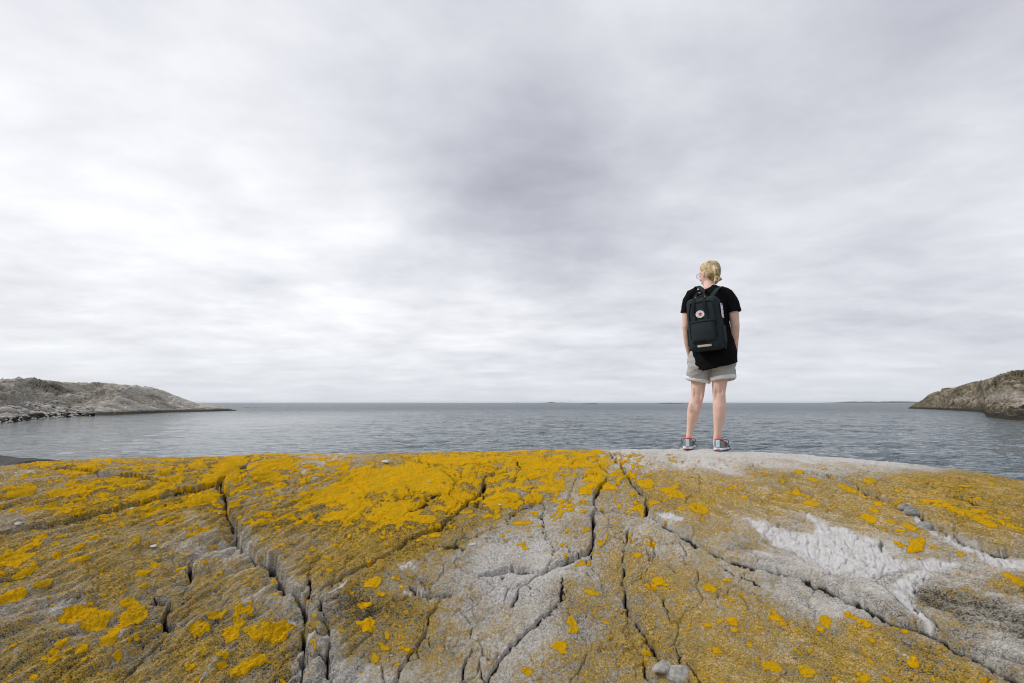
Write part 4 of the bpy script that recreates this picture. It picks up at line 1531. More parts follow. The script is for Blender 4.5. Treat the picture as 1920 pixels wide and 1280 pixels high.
# (up, half width, reach forward, reach back)
HEAD = [(.108, .012, .015, .020), (.102, .034, .036, .050), (.088, .055, .062, .074), (.065, .069, .080, .091), (.035, .0745, .088, .098), (.005, .0745, .089, .098),
        (-.022, .072, .087, .092), (-.045, .068, .087, .080), (-.066, .060, .085, .060), (-.086, .050, .080, .036), (-.102, .036, .070, .012), (-.110, .020, .055, -.01)]


def head_rings(buf, off=0.0, n=36, table=HEAD):
    V, F = [], []
    for u, w, fr, bk in table:
        for k in range(n):
            a = 2 * math.pi * k / n
            c, s = math.cos(a), math.sin(a)
            c2 = math.copysign(abs(c) ** .92, c)
            x = (w + off) * c2
            y = s * (fr + off if s > 0 else bk + off)
            V.append(H(x, y, u + off * (u / .11)))
    m = len(table)
    for i in range(m - 1):
        for k in range(n):
            F.append((i * n + k, i * n + (k + 1) % n, (i + 1) * n + (k + 1) % n, (i + 1) * n + k))
    F.append(tuple(range(n)))
    F.append(tuple((m - 1) * n + k for k in reversed(range(n))))
    return buf.add(V, F)


body = Buf()
head_rings(body)
# nose, brow, cheeks, chin, ears
body.tube([H(0, .083, .012), H(0, .094, -.012), H(0, .108, -.032), H(0, .092, -.042)], [(.006, .006), (.009, .008), (.013, .010), (.012, .006)], 10, side=hr)
body.ball(H(0, .084, .026), (.046, .012, .010), HROT)
for s in (-1, 1):
    body.ball(H(.036 * s, .066, -.034), (.022, .020, .020), HROT)
    body.ball(H(.076 * s, -.004, -.008), (.007, .017, .031), HROT)
    body.ball(H(.081 * s, -.010, -.004), (.006, .012, .022), HROT)
    body.ball(H(.014 * s, .088, -.062), (.014, .008, .005), HROT)
body.ball(H(0, .076, -.098), (.020, .016, .014), HROT)
# neck and upper trunk (under the shirt)
body.tube([P(1330, 524, .03), P(1330, 532, .025), P(1330.5, 538, .015), P(1331, 545, .0), P(1331, 552, 0)], [(.050, .052), (.0495, .052), (.054, .056), (.085, .070), (.13, .08)], 22)
body.tube([P(1331, 548, 0), P(1331, 560, 0), P(1331, 590, 0), P(1332, 625, 0), P(1333, 655, 0), P(1333, 680, 0), P(1333, 692, 0)],
          [(.100, .058), (.130, .080), (.132, .09), (.130, .086), (.145, .092), (.155, .10), (.145, .095)], 24, True, BR0)
# arms, hands tucked into the pockets
body.tube([P(1298, 552, yo(1298)), P(1291, 565, yo(1290)), P(1287.6, 590, yo(1288) - .01), P(1286.8, 613, yo(1287) - .02), P(1288.2, 626, yo(1287)), P(1289.6, 640, yo(1288) + .03),
           P(1292.4, 660, yo(1292) + .075), P(1297, 675, yo(1297) + .10), P(1301, 684, yo(1301) + .105)],
          [.040, .041, .039, .036, .037, .034, (.024, .026), (.030, .020), (.026, .016)], 20)
body.tube([P(1363, 552, yo(1363)), P(1371, 566, yo(1371)), P(1376.2, 590, yo(1376) - .01), P(1378.2, 613, yo(1378) - .02), P(1377.4, 626, yo(1377)), P(1376.6, 640, yo(1376) + .03),
           P(1377.4, 660, yo(1377) + .075), P(1373, 675, yo(1373) + .10), P(1369, 684, yo(1369) + .105)],
          [.040, .042, .0405, .0365, .037, .034, (.024, .026), (.030, .020), (.026, .016)], 20)
# legs
LL = [(1312, 668, .0, .088, .095), (1310, 690, .0, .080, .086), (1309.6, 706, .0, .069, .075), (1309.2, 718, .0, .0625, .068), (1308.6, 730, .0, .0575, .062), (1308.0, 739, .002, .0545, .057),
      (1305.0, 751, -.006, .0545, .058), (1301.2, 766, -.014, .0550, .060), (1298.2, 780, -.012, .0470, .052), (1295.8, 795, -.002, .0360, .042), (1293.6, 807, .006, .0290, .036),
      (1292.4, 816, .008, .0275, .036), (1291.6, 824, .012, .029, .038), (1291.0, 833, .02, .028, .040)]
RL = [(1352, 668, .0, .088, .095), (1350, 690, .0, .080, .086), (1349.2, 706, .0, .069, .075), (1348.9, 716, .0, .0630, .069), (1348.3, 727, .0, .0560, .061), (1347.9, 736, .002, .0525, .056),
      (1348.8, 748, -.006, .0525, .057), (1349.2, 762, -.014, .0560, .061), (1348.8, 778, -.012, .0515, .055), (1347.0, 794, -.002, .0400, .044), (1345.2, 808, .006, .0305, .037),
      (1344.4, 818, .008, .0285, .036), (1344.0, 826, .012, .030, .038), (1343.8, 836, .02, .028, .040)]
for tab in (LL, RL):
    body.tube([P(a, b, d + yo(a)) for a, b, d, _, _ in tab], [(w, h) for _, _, _, w, h in tab], 24)
# tendons and calf heads behind the knees
for tab, i in ((LL, 5), (RL, 5)):
    a, b, d, w, h_ = tab[i]
    for s in (-1, 1):
        c = [P(a + s * 7.5, b - 14, yo(a) - .050), P(a + s * 8.2, b, yo(a) - .046), P(a + s * 7, b + 12, yo(a) - .046)]
        body.tube(c, [.008, .010, .007], 10)
        body.ball(P(tab[i + 2][0] + s * 5.2, tab[i + 2][1] - 2, yo(a) - .040), (.026, .028, .055))
me = fuse(body.mesh('person_body'), .0052, 5)
o_body = link('body', me, M_SKIN, person)

# ---- eyes, mouth, glasses
for s in (-1, 1):
    e = Buf().ball(H(.031 * s, .083, .003), (.0125, .010, .0075), HROT).mesh('eye')
    eo = link('eye', e, M_EYE, person)
    i = Buf().ball(H(.031 * s, .0905, .003), (.0052, .003, .0052), HROT, 14, 8).mesh('iris')
    link('iris', i, M_IRIS, eo)
    br = Buf().tube([H(.015 * s, .096, .026), H(.032 * s, .094, .030), (H(.048 * s, .082, .025))], [(.003, .003), (.0035, .003), (.002, .002)], 8)
    link('eyebrow', br.mesh('eyebrow'), M_HAIR, person)
lip = Buf().ball(H(0, .0935, -.060), (.019, .005, .0035), HROT, 16, 8).ball(H(0, .0925, -.0665), (.017, .005, .0035), HROT, 16, 8).mesh('lips')
link('lips', lip, M_LIP, person)
g = Buf()
for s in (-1, 1):
    ring = [H(.034 * s + .024 * math.cos(a), .110 - .004 * abs(math.cos(a)), .004 + .021 * math.sin(a)) for a in np.linspace(0, 2 * math.pi, 25)]
    g.tube(ring, [.0012] * 25, 6, False, hf)
    g.tube([H(.058 * s, .106, .008), H(.074 * s, .080, .010), H(.080 * s, .02, .008), H(.081 * s, -.012, .004)], [.0012] * 4, 6, True, hu)
g.tube([H(-.011, .110, .008), H(0, .113, .012), H(.011, .110, .008)], [.0012] * 3, 6, True, hu)
go = link('glasses', g.mesh('glasses'), M_WIRE, person)
for s in (-1, 1):
    ln = Buf().ball(H(.034 * s, .109, .004), (.0232, .0009, .0202), HROT, 20, 10)
    link('lens', ln.mesh('lens'), M_GLASS, go)


# ---- hair: a cap swept back to two ties, with a low tail
def hair_table():
    t = []
    for u, w, fr, bk in HEAD[:10]:
        cut = {.108: .02, .102: .042, .088: .068, .065: .082, .035: .066, .005: .012, -.022: -.012, -.045: -.020, -.066: -.026, -.086: -.012}[u]
        t.append((u, w, min(fr, cut), bk))
    return t


hb = Buf()
n = 40
V, F = [], []
tab = hair_table()
for u, w, cut, bk in tab:
    for k in range(n):
        a = math.pi * (1 + k / (n - 1)) if cut <= 0 else None
        th = 2 * math.pi * k / n
        c, s = math.cos(th), math.sin(th)
        x = (w + .006) * math.copysign(abs(c) ** .92, c)
        y = s * ((cut if cut > 0 else 0.002) if s > 0 else (bk + .012))
        if cut <= 0 and s <= 0:
            y = cut + s * (bk + .006 + cut)
        V.append(H(x * (1.0 if u > -.03 else (.88 if u > -.05 else .70)), y, u * 1.075 + .002))
m = len(tab)
for i in range(m - 1):
    for k in range(n):
        F.append((i * n + k, i * n + (k + 1) % n, (i + 1) * n + (k + 1) % n, (i + 1) * n + k))
F.append(tuple(range(n)))
F.append(tuple((m - 1) * n + k for k in reversed(range(n))))
hb.add(V, F)
# the half-up strand between the upper and lower tie
UP_T, LO_T = P(1337.2, 494.6, -.035), P(1341.5, 518.5, -.068)
mid = [UP_T, P(1340.0, 499, -.058), P(1342.6, 506, -.074), P(1343.2, 513, -.076), LO_T]
hb.tube(mid, [(.010, .008), (.017, .012), (.022, .015), (.019, .015), (.012, .011)], 16)
me = fuse(hb.mesh('hair'), .0042, 4)


def strands(co):
    rel = co - np.array(UP_T)
    ang = np.arctan2(rel @ np.array(hr), -(rel @ np.array(hu)) + .02)
    return (.0009 * fbm(ang * 9, np.linalg.norm(rel, axis=1) * 6, 3, 5)).astype(np.float32) + (.0005 * fbm(ang * 26, np.linalg.norm(rel, axis=1) * 8, 2, 9)).astype(np.float32)


wrinkle(me, strands)
o_hair = link('hair', me, M_HAIR, person)
pt = Buf()
pt.tube([LO_T, P(1343.6, 523, -.085), P(1342.6, 528, -.085), P(1341.6, 533.6, -.078)], [(.011, .010), (.020, .014), (.021, .014), (.007, .006)], 16)
pt.tube([LO_T, P(1345.5, 522, -.085), P(1350, 525, -.088), P(1354.6, 524.6, -.086)], [(.010, .010), (.017, .013), (.016, .012), (.005, .004)], 14)
pt.tube([LO_T, P(1347, 520.6, -.082), P(1351, 522.2, -.084), P(1355, 521.6, -.082)], [(.006, .006), (.009, .007), (.008, .006), (.002, .002)], 10)
me = fuse(pt.mesh('ponytail'), .0034, 2)
wrinkle(me, lambda co: (.0022 * fbm((co @ np.array(T_AX)) * 120, co[:, 2] * 40, 3, 3)).astype(np.float32))
link('ponytail', me, M_HAIR, o_hair)
for c, ax in ((UP_T, .012), (LO_T, .0135)):
    ring = [c + T_AX * (ax * math.cos(a)) + S_AX * (ax * .5 * math.sin(a)) + Vector((0, 0, ax * .75 * math.sin(a))) for a in np.linspace(0, 2 * math.pi, 19)]
    link('hair_tie', Buf().tube(ring, [.0034] * 19, 7, False, Vector((0, 0, 1))).mesh('hair_tie'), M_TIE, o_hair)
for q in range(9):     # loose wisps
    a = rnd.uniform(-.4, .5)
    st = P(1345 + rnd.uniform(-3, 1), 508 + rnd.uniform(-6, 8), -.05)
    en = st + T_AX * rnd.uniform(.012, .030) + Vector((0, 0, rnd.uniform(-.015, .02)))
    link('loose_strand', Buf().tube([st, (st + en) / 2 + Vector((0, 0, .004)), en], [.0007, .0006, .0003], 5, True, Vector((0, 0, 1))).mesh('loose_strand'), M_HAIR, o_hair)

# ---- shorts: hips and two legs, then the rolled white cuffs
sh = Buf()
sh.tube([P(1333, 648, 0), P(1333, 660, 0), P(1333, 672, 0), P(1333, 684, 0), P(1333, 692, 0)], [(.165, .104), (.186, .116), (.196, .124), (.198, .128), (.190, .124)], 32, True, BR0)
HEM_L = (P(1286.8, 709.0, yo(1287)), P(1330.0, 717.4, yo(1330)))
HEM_R = (P(1333.0, 713.2, yo(1333)), P(1379.4, 706.6, yo(1379)))


def shorts_leg(buf, top, hem, r_top):
    a, b = hem
    c = (a + b) / 2
    ax = (b - a).normalized()
    half = (b - a).length / 2
    pts = [top, top.lerp(c, .5), c]
    buf.tube(pts, [r_top, ((r_top[0] + half) / 2, (r_top[1] + .098) / 2), (half, .098)], 28, True, ax)
    return c, ax, half


cl = shorts_leg(sh, P(1311.5, 684, 0), HEM_L, (.098, .118))
cr = shorts_leg(sh, P(1354.0, 684, 0), HEM_R, (.106, .118))
# pocket bulges where the hands are
sh.ball(P(1299, 677, yo(1299) + .095), (.052, .05, .065))
sh.ball(P(1371, 677, yo(1371) + .095), (.048, .05, .065))
me = fuse(sh.mesh('shorts'), .0062, 5)
wrinkle(me, lambda co: (.0055 * fbm((co @ np.array(T_AX)) * 9 + co[:, 2] * 5, co[:, 2] * 16 - (co @ np.array(T_AX)) * 6, 3, 77) + .002 * fbm((co @ np.array(T_AX)) * 30, co[:, 2] * 30, 2, 79)).astype(np.float32))
o_sh = link('shorts', me, M_SHORTS, person)
for c, ax, half in (cl, cr):
    up = Vector((0, 0, 1))
    nn = (up - ax * up.dot(ax)).normalized()
    cf = Buf()
    for k, (dz_, ex) in enumerate(((-.004, .006), (.028, .005))):
        pass
    cf.tube([c + nn * -.006, c + nn * -.002, c + nn * .012, c + nn * .026, c + nn * .030, c + nn * .029],
            [(half - .004, .094), (half + .004, .102), (half + .0075, .1055), (half + .006, .104), (half + .001, .099), (half - .006, .092)], 40, False, ax)
    cm = cf.mesh('cuff')
    wrinkle(cm, lambda co: (.0018 * fbm((co @ np.array(T_AX)) * 22, co[:, 2] * 10, 3, 97)).astype(np.float32))
    link('cuff', cm, M_CUFF, o_sh, None)
# inner faces at the leg openings
# ---- shirt
hem_x = np.array([1286, 1292, 1296, 1300, 1306, 1312, 1318, 1324, 1330, 1338, 1346, 1354, 1362, 1370, 1376, 1381, 1386])
hem_y = np.array([661, 664, 676, 687, 692.5, 695.2, 695.4, 694.2, 692.2, 690.4, 688.4, 687.6, 687.2, 685.6, 683.2, 680.4, 678])
ts = Buf()
SHIRT = [(537.5, 1330, .062, .060, .016), (540.5, 1330.3, .082, .068, .010), (544, 1330.6, .128, .078, .004), (548, 1330.8, .160, .090, 0), (556, 1331, .166, .104, 0), (570, 1331, .160, .112, 0),
         (590, 1331.5, .152, .116, 0), (612, 1332.5, .156, .118, 0), (632, 1334, .172, .124, 0), (646, 1335, .188, .142, 0), (658, 1336, .198, .155, 0)]
n = 48
V, F = [], []
fr_rows = []
for py_, cx, rx, ry, dp in SHIRT:
    c = P(cx, py_, dp)
    row = []
    for k in range(n):
        w = 2 * math.pi * k / n
        q = c + T_AX * (rx * math.cos(w)) + S_AX * (ry * math.sin(w) - math.tan(YAW) * rx * math.cos(w))
        row.append(q)
    fr_rows.append(row)
last = fr_rows[-1]
cx0, rx0, ry0 = 1336, .198, .158
for fr in (.34, .67, .94, 1.0):
    row = []
    for k in range(n):
        w = 2 * math.pi * k / n
        lat = cx0 + rx0 * 1.0 * math.cos(w) / .00436
        hy = float(np.interp(lat, hem_x, hem_y))
        if math.sin(w) > 0:
            hy -= 3.0
        yy = 658 + (hy - 658) * fr
        c = P(cx0, yy, 0)
        sx_ = (rx0 + .004 * fr) * math.cos(w)
        row.append(c + T_AX * sx_ + S_AX * ((ry0 + .008 * fr) * math.sin(w) - math.tan(YAW) * sx_))
    fr_rows.append(row)
for row in fr_rows:
    V += row
for i in range(len(fr_rows) - 1):
    for k in range(n):
        F.append((i * n + k, i * n + (k + 1) % n, (i + 1) * n + (k + 1) % n, (i + 1) * n + k))
F.append(tuple((len(fr_rows) - 1) * n + k for k in range(n)))
F.append(tuple(reversed(range(n))))
ts.add(V, F)
ts.tube([P(1308, 549, yo(1308)), P(1298, 553.5, yo(1298)), P(1291.5, 565, yo(1291)), P(1287.6, 578, yo(1287)), P(1285.6, 588.5, yo(1285))],
        [(.055, .06), (.057, .066), (.055, .066), (.052, .064), (.050, .064)], 26)
ts.tube([P(1354, 549, yo(1354)), P(1363, 553.5, yo(1363)), P(1370.5, 564, yo(1370)), P(1375, 575, yo(1375)), P(1377.2, 586, yo(1377))],
        [(.055, .06), (.058, .066), (.058, .067), (.058, .068), (.059, .070)], 26, True, (T_AX * .86 + Vector((0, 0, .5))).normalized())
me = fuse(ts.mesh('shirt'), .0058, 4)


def folds(co):
    t_ = co @ np.array(T_AX)
    return (.0060 * fbm(t_ * 10 + co[:, 2] * 3, co[:, 2] * 6 - t_ * 5, 3, 19) * sstep(1.42, 1.2, co[:, 2]) + .0022 * fbm(t_ * 34, co[:, 2] * 22, 2, 29)).astype(np.float32)


wrinkle(me, folds)
link('shirt', me, M_SHIRT, person)


# ---- shoes
def shoe(heel_px, heel_py, toe_yaw):
    z0 = rock_z((ROOT + P(heel_px, heel_py, .03 + yo(heel_px))).x, (ROOT + P(heel_px, heel_py, .03 + yo(heel_px))).y) - ROOT.z
    c0 = P(heel_px, heel_py, -.045 + yo(heel_px))
    c0.z = z0 - .004
    fd = (S_AX * math.cos(toe_yaw) + T_AX * math.sin(toe_yaw)).normalized()
    rd = Vector((fd.y, -fd.x, 0))

    def S(r, f, u):
        return c0 + rd * r + fd * f + Vector((0, 0, u))

    def prof(tab, n=28, e=.62):
        V, F = [], []
        for f, w, lo, hi, sh_ in tab:
            for k in range(n):
                a = 2 * math.pi * k / n
                c, s = math.cos(a), math.sin(a)
                V.append(S(sh_ + w * math.copysign(abs(c) ** e, c), f, (lo + hi) / 2 + (hi - lo) / 2 * math.copysign(abs(s) ** e, s)))
        for i in range(len(tab) - 1):
            for k in range(n):
                F.append((i * n + k, i * n + (k + 1) % n, (i + 1) * n + (k + 1) % n, (i + 1) * n + k))
        F.append(tuple(reversed(range(n))))
        F.append(tuple((len(tab) - 1) * n + k for k in range(n)))
        return V, F
    up = Buf().add(*prof([(-.006, .020, .03, .080, 0), (.0, .030, .022, .090, 0), (.012, .036, .020, .094, 0), (.05, .037, .02, .088, 0), (.09, .038, .02, .084, 0), (.13, .041, .02, .070, .002),
                          (.17, .045, .02, .058, .004), (.21, .043, .02, .048, .004), (.24, .033, .02, .040, .002), (.256, .014, .022, .032, 0)]))
    sh_ = link('shoe', up.mesh('shoe'), M_SHOE, person)
    so = Buf().add(*prof([(-.014, .020, .010, .026, 0), (-.008, .034, .008, .030, 0), (.01, .042, .008, .031, 0), (.08, .040, .008, .027, .002), (.15, .046, .008, .026, .004), (.21, .047, .008, .026, .004),
                          (.25, .034, .010, .026, .002), (.268, .012, .014, .025, 0)], 28, .45))
    link('sole', so.mesh('sole'), M_SOLE, sh_)
    ou = Buf().add(*prof([(-.010, .026, .0, .010, 0), (.01, .041, .0, .0095, 0), (.08, .038, .0, .0095, .002), (.15, .045, .0, .0095, .004), (.22, .045, .0, .0095, .004), (.262, .016, .004, .014, 0)], 20, .4))
    link('outsole', ou.mesh('outsole'), M_OUT, sh_)
    rs = Buf().ribbon([S(.034 * math.sin(a), -.0135 + .030 * (1 - math.cos(a)) * .8 - .001, .0185) for a in np.linspace(-1.0, 1.0, 11)], Vector((0, 0, 1)), .009, .004)
    link('sole_stripe', rs.mesh('sole_stripe', False), M_LINE, sh_)
    hs = Buf().ribbon([S(0, -.0135, .034), S(0, -.0105, .05), S(0, -.009, .07), S(0, -.006, .088), S(0, .004, .098)], rd, .030, .006)
    link('heel_strip', hs.mesh('heel_strip', False), M_HEEL, sh_)
    ring = [S(.031 * math.sin(a), .040 - .040 * math.cos(a), .0945 + (.006 if math.cos(a) > .5 else -.002)) for a in np.linspace(0, 2 * math.pi, 25)]
    link('lining', Buf().tube(ring, [(.0055, .008)] * 25, 8, False, Vector((0, 0, 1))).mesh('lining'), M_LINE, sh_)
    # coral side flashes
    for s in (-1, 1):
        st = Buf().ribbon([S(.0405 * s, .05, .075), S(.0425 * s, .085, .055), S(.0445 * s, .12, .036)], Vector((0, 0, 1)), .010, .003)
        link('side_flash', st.mesh('side_flash', False), M_LINE, sh_)
    lc = Buf()
    for s, dr in ((-1, .030), (1, .034)):
        loop = [S(0, .10, .082), S(.03 * s, .10, .096), S((.045 + dr * .4) * s, .10, .090), S((.047 + dr * .5) * s, .095, .064), S(.047 * s, .10, .055), S(.03 * s, .105, .075)]
        lc.tube(loop, [.0032] * 6, 7, True, fd)
        lc.tube([S(0, .105, .082), S(.040 * s, .10, .075), S((.052 + dr * .3) * s, .085, .040), S((.062 + dr * .55) * s, .075, .020)], [.003] * 4, 7, True, fd)
    for q in range(4):
        f = .10 + q * .022
        lc.tube([S(-.022, f, .078 - q * .006), S(0, f + .008, .086 - q * .008), S(.022, f, .078 - q * .006)], [.003] * 3, 6, True, fd)
    link('lace', lc.mesh('lace'), M_LACE, sh_)


shoe(1289.5, 838.5, math.radians(2))
shoe(1347.0, 841.8, math.radians(16))

# ------------------------------------------------------------------ backpack (hangs from the person: a thing of its own)
PK_C = P(1322.6, 607.5, -.205)
BR = (T_AX * math.cos(YAW) - S_AX * math.sin(YAW)).normalized()
BF = (S_AX * math.cos(YAW) + T_AX * math.sin(YAW)).normalized()
LEAN = Matrix.Rotation(math.radians(-3), 3, BF)
pack = bpy.data.objects.new('backpack', None)
COL.objects.link(pack)
pack.location = ROOT + PK_C + Vector((0, 0, -.225))
tag(pack, 'dark slate canvas backpack with round white badge on the woman\'s back', 'backpack')
PO = Vector((0, 0, .225))
BR2, BU2 = LEAN @ BR, LEAN @ Vector((0, 0, 1))


def K(x, y, z):
    """pack frame: x right, y away from the viewer, z up, origin at the pack's middle"""
    return PO + BR2 * x + BF * y + BU2 * z


W2, D2, H2 = .136, .070, .222


def pack_shape(p):
    u, v = p.x / W2, p.z / H2
    w = 1.0 - .045 * max(v, 0) ** 2 + .015 * (1 - v * v)
    y = p.y
    if y < 0:
        y -= .022 * (1 - u * u) * (1 - .6 * v * v) + .012 * max(0, -v - .1)
    else:
        y += .008 * (1 - u * u)
    n_ = .0035 * float(fbm(np.array([p.x * 11 + p.z * 4]), np.array([p.z * 12 - p.x * 5]), 3, 301)[0])
    return Vector((p.x * w, y + n_, p.z + .006 * (1 - u * u) * (1 if v > 0 else -.6)))


KX = lambda p: K(p.x, p.y, p.z)
pb = link('pack_body', Buf().rbox((W2, D2, H2), .042, pack_shape, 22, KX).mesh('pack_body'), M_PACK, pack)


def face_y(x, z):
    u, v = x / W2, z / H2
    return -(D2 + .022 * (1 - u * u) * (1 - .6 * v * v) + .012 * max(0, -v - .1))


def pocket_shape(p):
    q = Vector((p.x, p.y, p.z))
    u, v = p.x / .098, p.z / .082
    q.y -= .010 * (1 - u * u) * (1 - v * v) * (1 if p.y < 0 else 0)
    q.y += .0025 * float(fbm(np.array([p.x * 22 + p.z * 9]), np.array([p.z * 20]), 3, 311)[0])
    return q


def pk_xf(cx, cz, depth):
    def f(p):
        x, z = p.x + cx, p.z + cz
        return K(x, face_y(x, z) + depth + p.y, z)
    return f


fp = link('front_pocket', Buf().rbox((.098, .013, .084), .012, pocket_shape, 14, pk_xf(-.004, -.078, -.004)).mesh('front_pocket'), M_PACK, pack)
flap = Buf().rbox((.104, .008, .0085), .005, None, 8, pk_xf(-.004, .008, -.015))
link('zip_flap', flap.mesh('zip_flap'), M_PACK, fp)


def on_face(x, z, off=.004):
    return K(x, face_y(x, z) - off, z)


# zip line round the main opening
arc = []
for t_ in np.linspace(-1, 1, 41):
    if abs(t_) < .34:
        x, z = t_ / .34 * .088, .178 - .004 * abs(t_)
    else:
        k = (abs(t_) - .34) / .66
        x, z = math.copysign(.088 + .020 * min(1, k * 4), t_), .178 - max(0, k) ** .9 * .30 - .012 * min(1, k * 3)
    arc.append(on_face(x, z, .0035))
link('zip', Buf().tube(arc, [(.0035, .0055)] * 41, 8, True, BR2).mesh('zip'), M_WEB, pack)
# the two side panels' seams
for s in (-1, 1):
    link('piping', Buf().tube([K(s * (W2 - .016), face_y(s * W2 * .92, z) * .80, z) for z in np.linspace(-.18, .18, 15)], [.0032] * 15, 6, True, BR2).mesh('piping'), M_WEB, pack)
# side pocket with its top hem
sp = Buf().rbox((.012, .048, .075), .010, None, 10, lambda p: K(W2 + .004 + p.x, .004 + p.y, -.105 + p.z))
link('side_pocket', sp.mesh('side_pocket'), M_PACK, pack)
sp = Buf().rbox((.012, .048, .075), .010, None, 10, lambda p: K(-W2 - .004 + p.x, .004 + p.y, -.105 + p.z))
link('side_pocket', sp.mesh('side_pocket'), M_PACK, pack)
# carrying handles: from stitched anchors on the front over the top, snapped together
for s in (-1, 1):
    xa = -.016 + s * .049
    pts = [on_face(xa, .018, .007), on_face(xa, .058, .008), on_face(xa * 1.0, .10, .010), on_face(xa * .95 - .002, .150, .012), K(xa * .86, -.080, .198), K(xa * .8, -.055, .235), K(xa * .62 - .002, -.030, .258),
           K(-.012 + s * .010, -.018, .268)]
    h = link('handle', Buf().ribbon(pts, BR2, .020, .004).mesh('handle', False), M_WEB, pack)
    link('anchor', Buf().rbox((.013, .003, .022), .002, None, 5, lambda p, xa=xa: K(xa + p.x, face_y(xa + p.x, .036) - .009 + p.y, .036 + p.z)).mesh('anchor'), M_PACK, h)
    back = [K(-.012 + s * .010, -.018, .268), K(-.012 + s * .03, .010, .262), K(-.012 + s * .044, .04, .240), K(-.010 + s * .05, .055, .215)]
    link('handle', Buf().ribbon(back, BR2, .020, .004).mesh('handle', False), M_WEB, pack)
link('snap_band', Buf().rbox((.026, .010, .013), .006, None, 6, lambda p: K(-.012 + p.x, -.022 + p.y, .266 + p.z)).mesh('snap_band'), M_WEB, pack)
for x, y, z, r in ((-.012, -.034, .268, .0075), (-.040, -.064, .224, .005), (.036, -.064, .224, .005)):
    c = K(x, y, z)
    link('snap', Buf().ball(c, (r, r * .6, r), None, 14, 8).mesh('snap'), M_BRASS, pack)
# top yoke behind the handles
link('top_yoke', Buf().rbox((.060, .006, .012), .004, None, 6, lambda p: K(-.004 + p.x, -.056 + p.y, .226 + p.z)).mesh('top_yoke'), M_WEB, pack)
# shoulder straps: over the shoulders, then round under the arms to the pack's foot
for s in (-1, 1):
    q = lambda px_, py_, dp: ROOT + P(px_, py_, dp) - pack.location
    if s < 0:
        pts = [K(-.045, .050, .215), q(1318, 547, -.115), q(1313, 540.6, -.07), q(1308.5, 537.6, .0), q(1304.5, 541, .09), q(1303, 556, .150), q(1303, 585, .170), q(1302, 612, .150), q(1297, 634, .08), q(1292, 642, -.04), q(1295.5, 648, -.11)]
    else:
        pts = [K(.040, .050, .215), q(1341, 547, -.150), q(1346, 541.5, -.11), q(1351, 538.6, -.04), q(1355, 541.5, .05), q(1356, 556, .105), q(1356, 585, .125), q(1360, 612, .105), q(1367, 634, .03), q(1369.5, 642, -.09), q(1359, 650, -.17)]
    # smooth the path
    sm = []
    for i in range(len(pts) - 1):
        p0, p1, p2, p3 = pts[max(i - 1, 0)], pts[i], pts[i + 1], pts[min(i + 2, len(pts) - 1)]
        for k in range(5):
            u = k / 5
            sm.append(.5 * ((2 * p1) + (p2 - p0) * u + (2 * p0 - 5 * p1 + 4 * p2 - p3) * u * u + (3 * p1 - p0 - 3 * p2 + p3) * u ** 3))
    sm.append(pts[-1])
    st = link('shoulder_strap', Buf().ribbon(sm, [BR2] * 30 + [Vector((0, 0, 1))] * (len(sm) - 30), .034, .007).mesh('shoulder_strap', False), M_PACK, pack)
    c = pts[-2]
    link('buckle', Buf().rbox((.007, .007, .010), .004, None, 5, lambda p, c=c: c + p).mesh('buckle'), M_BRASS, st)
# reflective strip near the foot of the pack
link('reflective_strip', Buf().rbox((.057, .0022, .0095), .0015, None, 6, lambda p: K(-.002 + p.x, face_y(-.002 + p.x, -.196) - .004 + p.y, -.192 + p.z)).mesh('reflective_strip'), M_REFL, pack)

# round badge with its curled red fox and ring of letters
BX, BZ = -.012, .071


def badge_pt(x, z, off):
    return K(BX + x, face_y(BX, BZ) - .005 - off, BZ + z)


def disc(r, off, thick, n=40, sx_=1.0):
    b = Buf()
    V = [badge_pt(0, 0, off)] + [badge_pt(r * sx_ * math.cos(a), r * math.sin(a), off) for a in np.linspace(0, 2 * math.pi, n, False)] + \
        [badge_pt(r * sx_ * math.cos(a), r * math.sin(a), off - thick) for a in np.linspace(0, 2 * math.pi, n, False)]
    F = [(0, 1 + k, 1 + (k + 1) % n) for k in range(n)] + [(1 + k, 1 + n + k, 1 + n + (k + 1) % n, 1 + (k + 1) % n) for k in range(n)]
    return b.add(V, F)


bd = link('badge', disc(.0320, .004, .004, 40, 1.12).mesh('badge', False), M_WHITE, pack)
fox = Buf()
# curled body: a comma that closes on itself, with ear and tail tip
pts_o = [(.0155 * math.cos(a) + .003, .0135 * math.sin(a)) for a in np.linspace(.35, 2 * math.pi - .25, 30)]
wd = [.002 + .0078 * math.sin(math.pi * min(1, (i + 4) / 33)) for i in range(30)]
V, F = [], []
for i, (x, z) in enumerate(pts_o):
    r = math.hypot(x - .003, z)
    ux, uz = (x - .003) / r, z / r
    V += [badge_pt(x, z, .0052), badge_pt(x - ux * wd[i], z - uz * wd[i], .0052)]
F = [(2 * i, 2 * i + 1, 2 * i + 3, 2 * i + 2) for i in range(29)]
fox.add(V, F)
hd = [(-.006, .003), (.004, .0075), (.011, .0115), (.0105, .004), (.015, .001), (.009, -.003), (.000, -.0055)]
fox.add([badge_pt(x, z, .0056) for x, z in hd], [tuple(range(len(hd)))])
link('emblem', fox.mesh('emblem', False), M_RED, bd)


